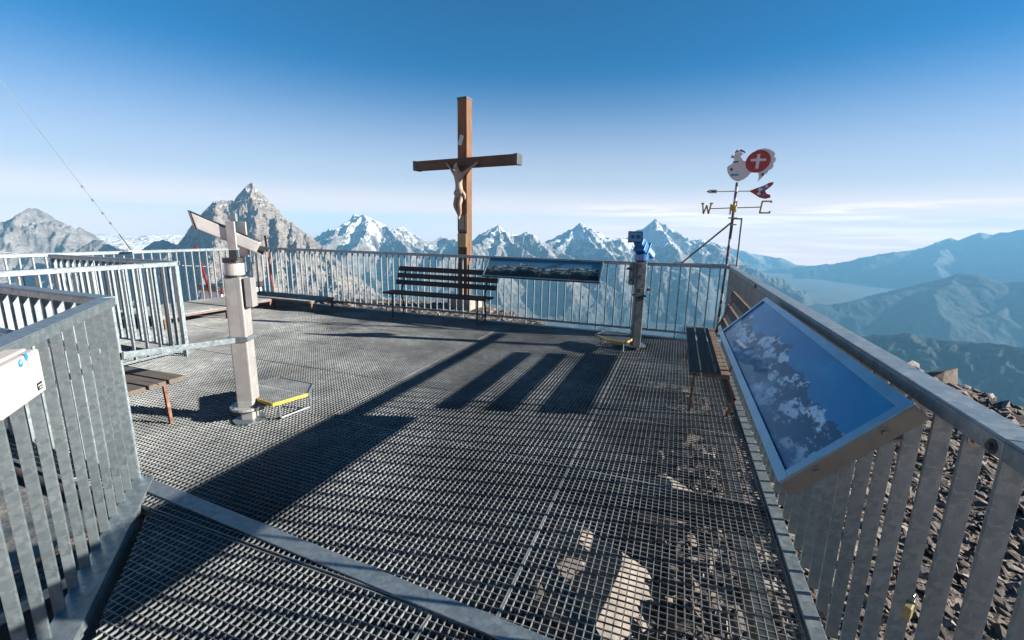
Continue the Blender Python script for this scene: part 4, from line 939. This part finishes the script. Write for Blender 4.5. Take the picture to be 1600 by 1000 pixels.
m = MB().prism(e_, .002, P0 @ Matrix.Translation((0, 0, .0085))); m.build('red_shield', M['red'], t)
plate([(.215, 2.545), (.25, 2.545), (.25, 2.485), (.325, 2.485), (.325, 2.455), (.25, 2.455), (.245, 2.36), (.21, 2.36), (.212, 2.455), (.145, 2.455), (.145, 2.485), (.212, 2.485)], .002, .0110).build('white_cross', M['white'], t)
MB().tube([P0 @ Vector((-.075, 2.36, .0085)), P0 @ Vector((-.075, 2.36, .010))], .019, 16).build('eye_badge', M['darksteel'], t)
plate([(-.07, 2.462), (.0, 2.466), (.0, 2.448), (-.07, 2.445)], .002, .0085).build('collar_sticker', M['black'], t)
plate([(-.08, 2.30), (.02, 2.30), (.02, 2.275), (-.075, 2.27)], .002, .0085).build('breast_sticker', M['sticker_blue'], t)
plate([(.29, 2.30), (.325, 2.30), (.32, 2.265), (.295, 2.265)], .002, .0085).build('tail_badge', M['darksteel'], t)
# clamps and struts
for z in (1.66, 1.75): MB().box(vx-.045, vx+.065, vy-.03, vy+.03, z-.008, z+.008).build('clamp', M['galv'], t, .002)
MB().bar((vx+.02, vy+.01, 1.74), (vx+.125, vy+.01, 1.74), .02, .02).build('upper_arm', M['galv_dark'], t)
MB().tube([(vx+.125, vy+.01, 1.75), (vx+.125, vy-.02, 1.09)], .012, 10).build('upright_strut', M['galv_dark'], t)
MB().tube([(vx-.01, vy, 1.68), (.05, 6.86, 1.105)], .012, 10).build('slanting_strut', M['galv_dark'], t)
MB().box(-.05, .80, 6.875, 6.895, 1.103, 1.111).build('foot_strap', M['galv_dark'], t)

# ------------------------------------------------------------------ stakes, cases, guy wires outside the corner
m = MB().tube([(-8.52, 7.35, -.3), (-8.62, 7.30, 1.28)], .022, 12); o = m.build('snow_stake', M['orange'], None); tag(o, 'orange snow stake leaning outside the far corner of the railing', 'stake')
m = MB().tube([(-8.62, 7.30, 1.2805), (-8.624, 7.298, 1.33)], .023, 12); c_ = m.build('cap', M['black'], o)
m = MB().bar((-8.45, 5.85, .0), (-8.30, 5.55, 1.17), .03, .02); o = m.build('snow_stake', M['red'], None); tag(o, 'dark red stake half hidden behind the head of the silver viewer', 'stake')
t = thing('equipment_case', (-8.75, 6.6, 0), 'black case with a red band outside the far left railing', 'case')
MB().box(-9.0, -8.4, 5.95, 7.0, .24, .34).build('body', M['black'], t, .01); MB().box(-8.399, -8.39, 6.0, 6.3, .19, .30).build('red_band', M['red'], t)
MB().box(-9.0, -8.42, 6.0, 6.95, -.5, .239).build('base', M['snow_p'], t, .03)
A = Vector((-7.99, 4.36, 1.11)); B2 = A + (Vector((-8.0, 3.24, 3.22)) - A)*3.4
t = thing('guy_wire', tuple(A), 'thin slanting guy wire rising from the far left railing out of the picture', 'wire')
MB().tube([A, B2], .0032, 6).build('wire', M['galv'], t)
MB().tube([A, A + (B2-A)*.035], .007, 6).build('turnbuckle', M['darksteel'], t)
for f_ in (.055, .075, .10, .125):
    p = A + (B2-A)*f_; MB().bar(p, p + (B2-A).normalized()*.035, .02, .02).build('wire_clip', M['darksteel'], t)
MB().box(-8.05, -7.93, 4.28, 4.46, 1.104, 1.112).build('anchor_plate', M['cream'], t)
m = MB().tube([(-12.0, 2.5, 1.6), (-10.9, 3.35, 1.12), (-10, 4.2, .95), (-9, 5.2, .80), (-8.45, 5.9, .74)], .006, 6); o = m.build('cable', M['white'], None); tag(o, 'pale thin cable sagging outside the far left railing', 'cable')

# one common reflectance scale for every surface (the photograph is exposed bright)
for m_ in bpy.data.materials:
    if not m_.use_nodes or 'Principled BSDF' not in m_.node_tree.nodes: continue
    t_ = m_.node_tree; i_ = t_.nodes['Principled BSDF'].inputs['Base Color']
    if not i_.links: continue
    x_ = t_.nodes.new('ShaderNodeMix'); x_.data_type = 'RGBA'; x_.blend_type = 'MULTIPLY'; x_.inputs[0].default_value = 1; x_.inputs[7].default_value = (.76, .76, .76, 1)
    src = i_.links[0].from_socket; t_.links.new(src, x_.inputs[6]); t_.links.new(x_.outputs[2], i_)
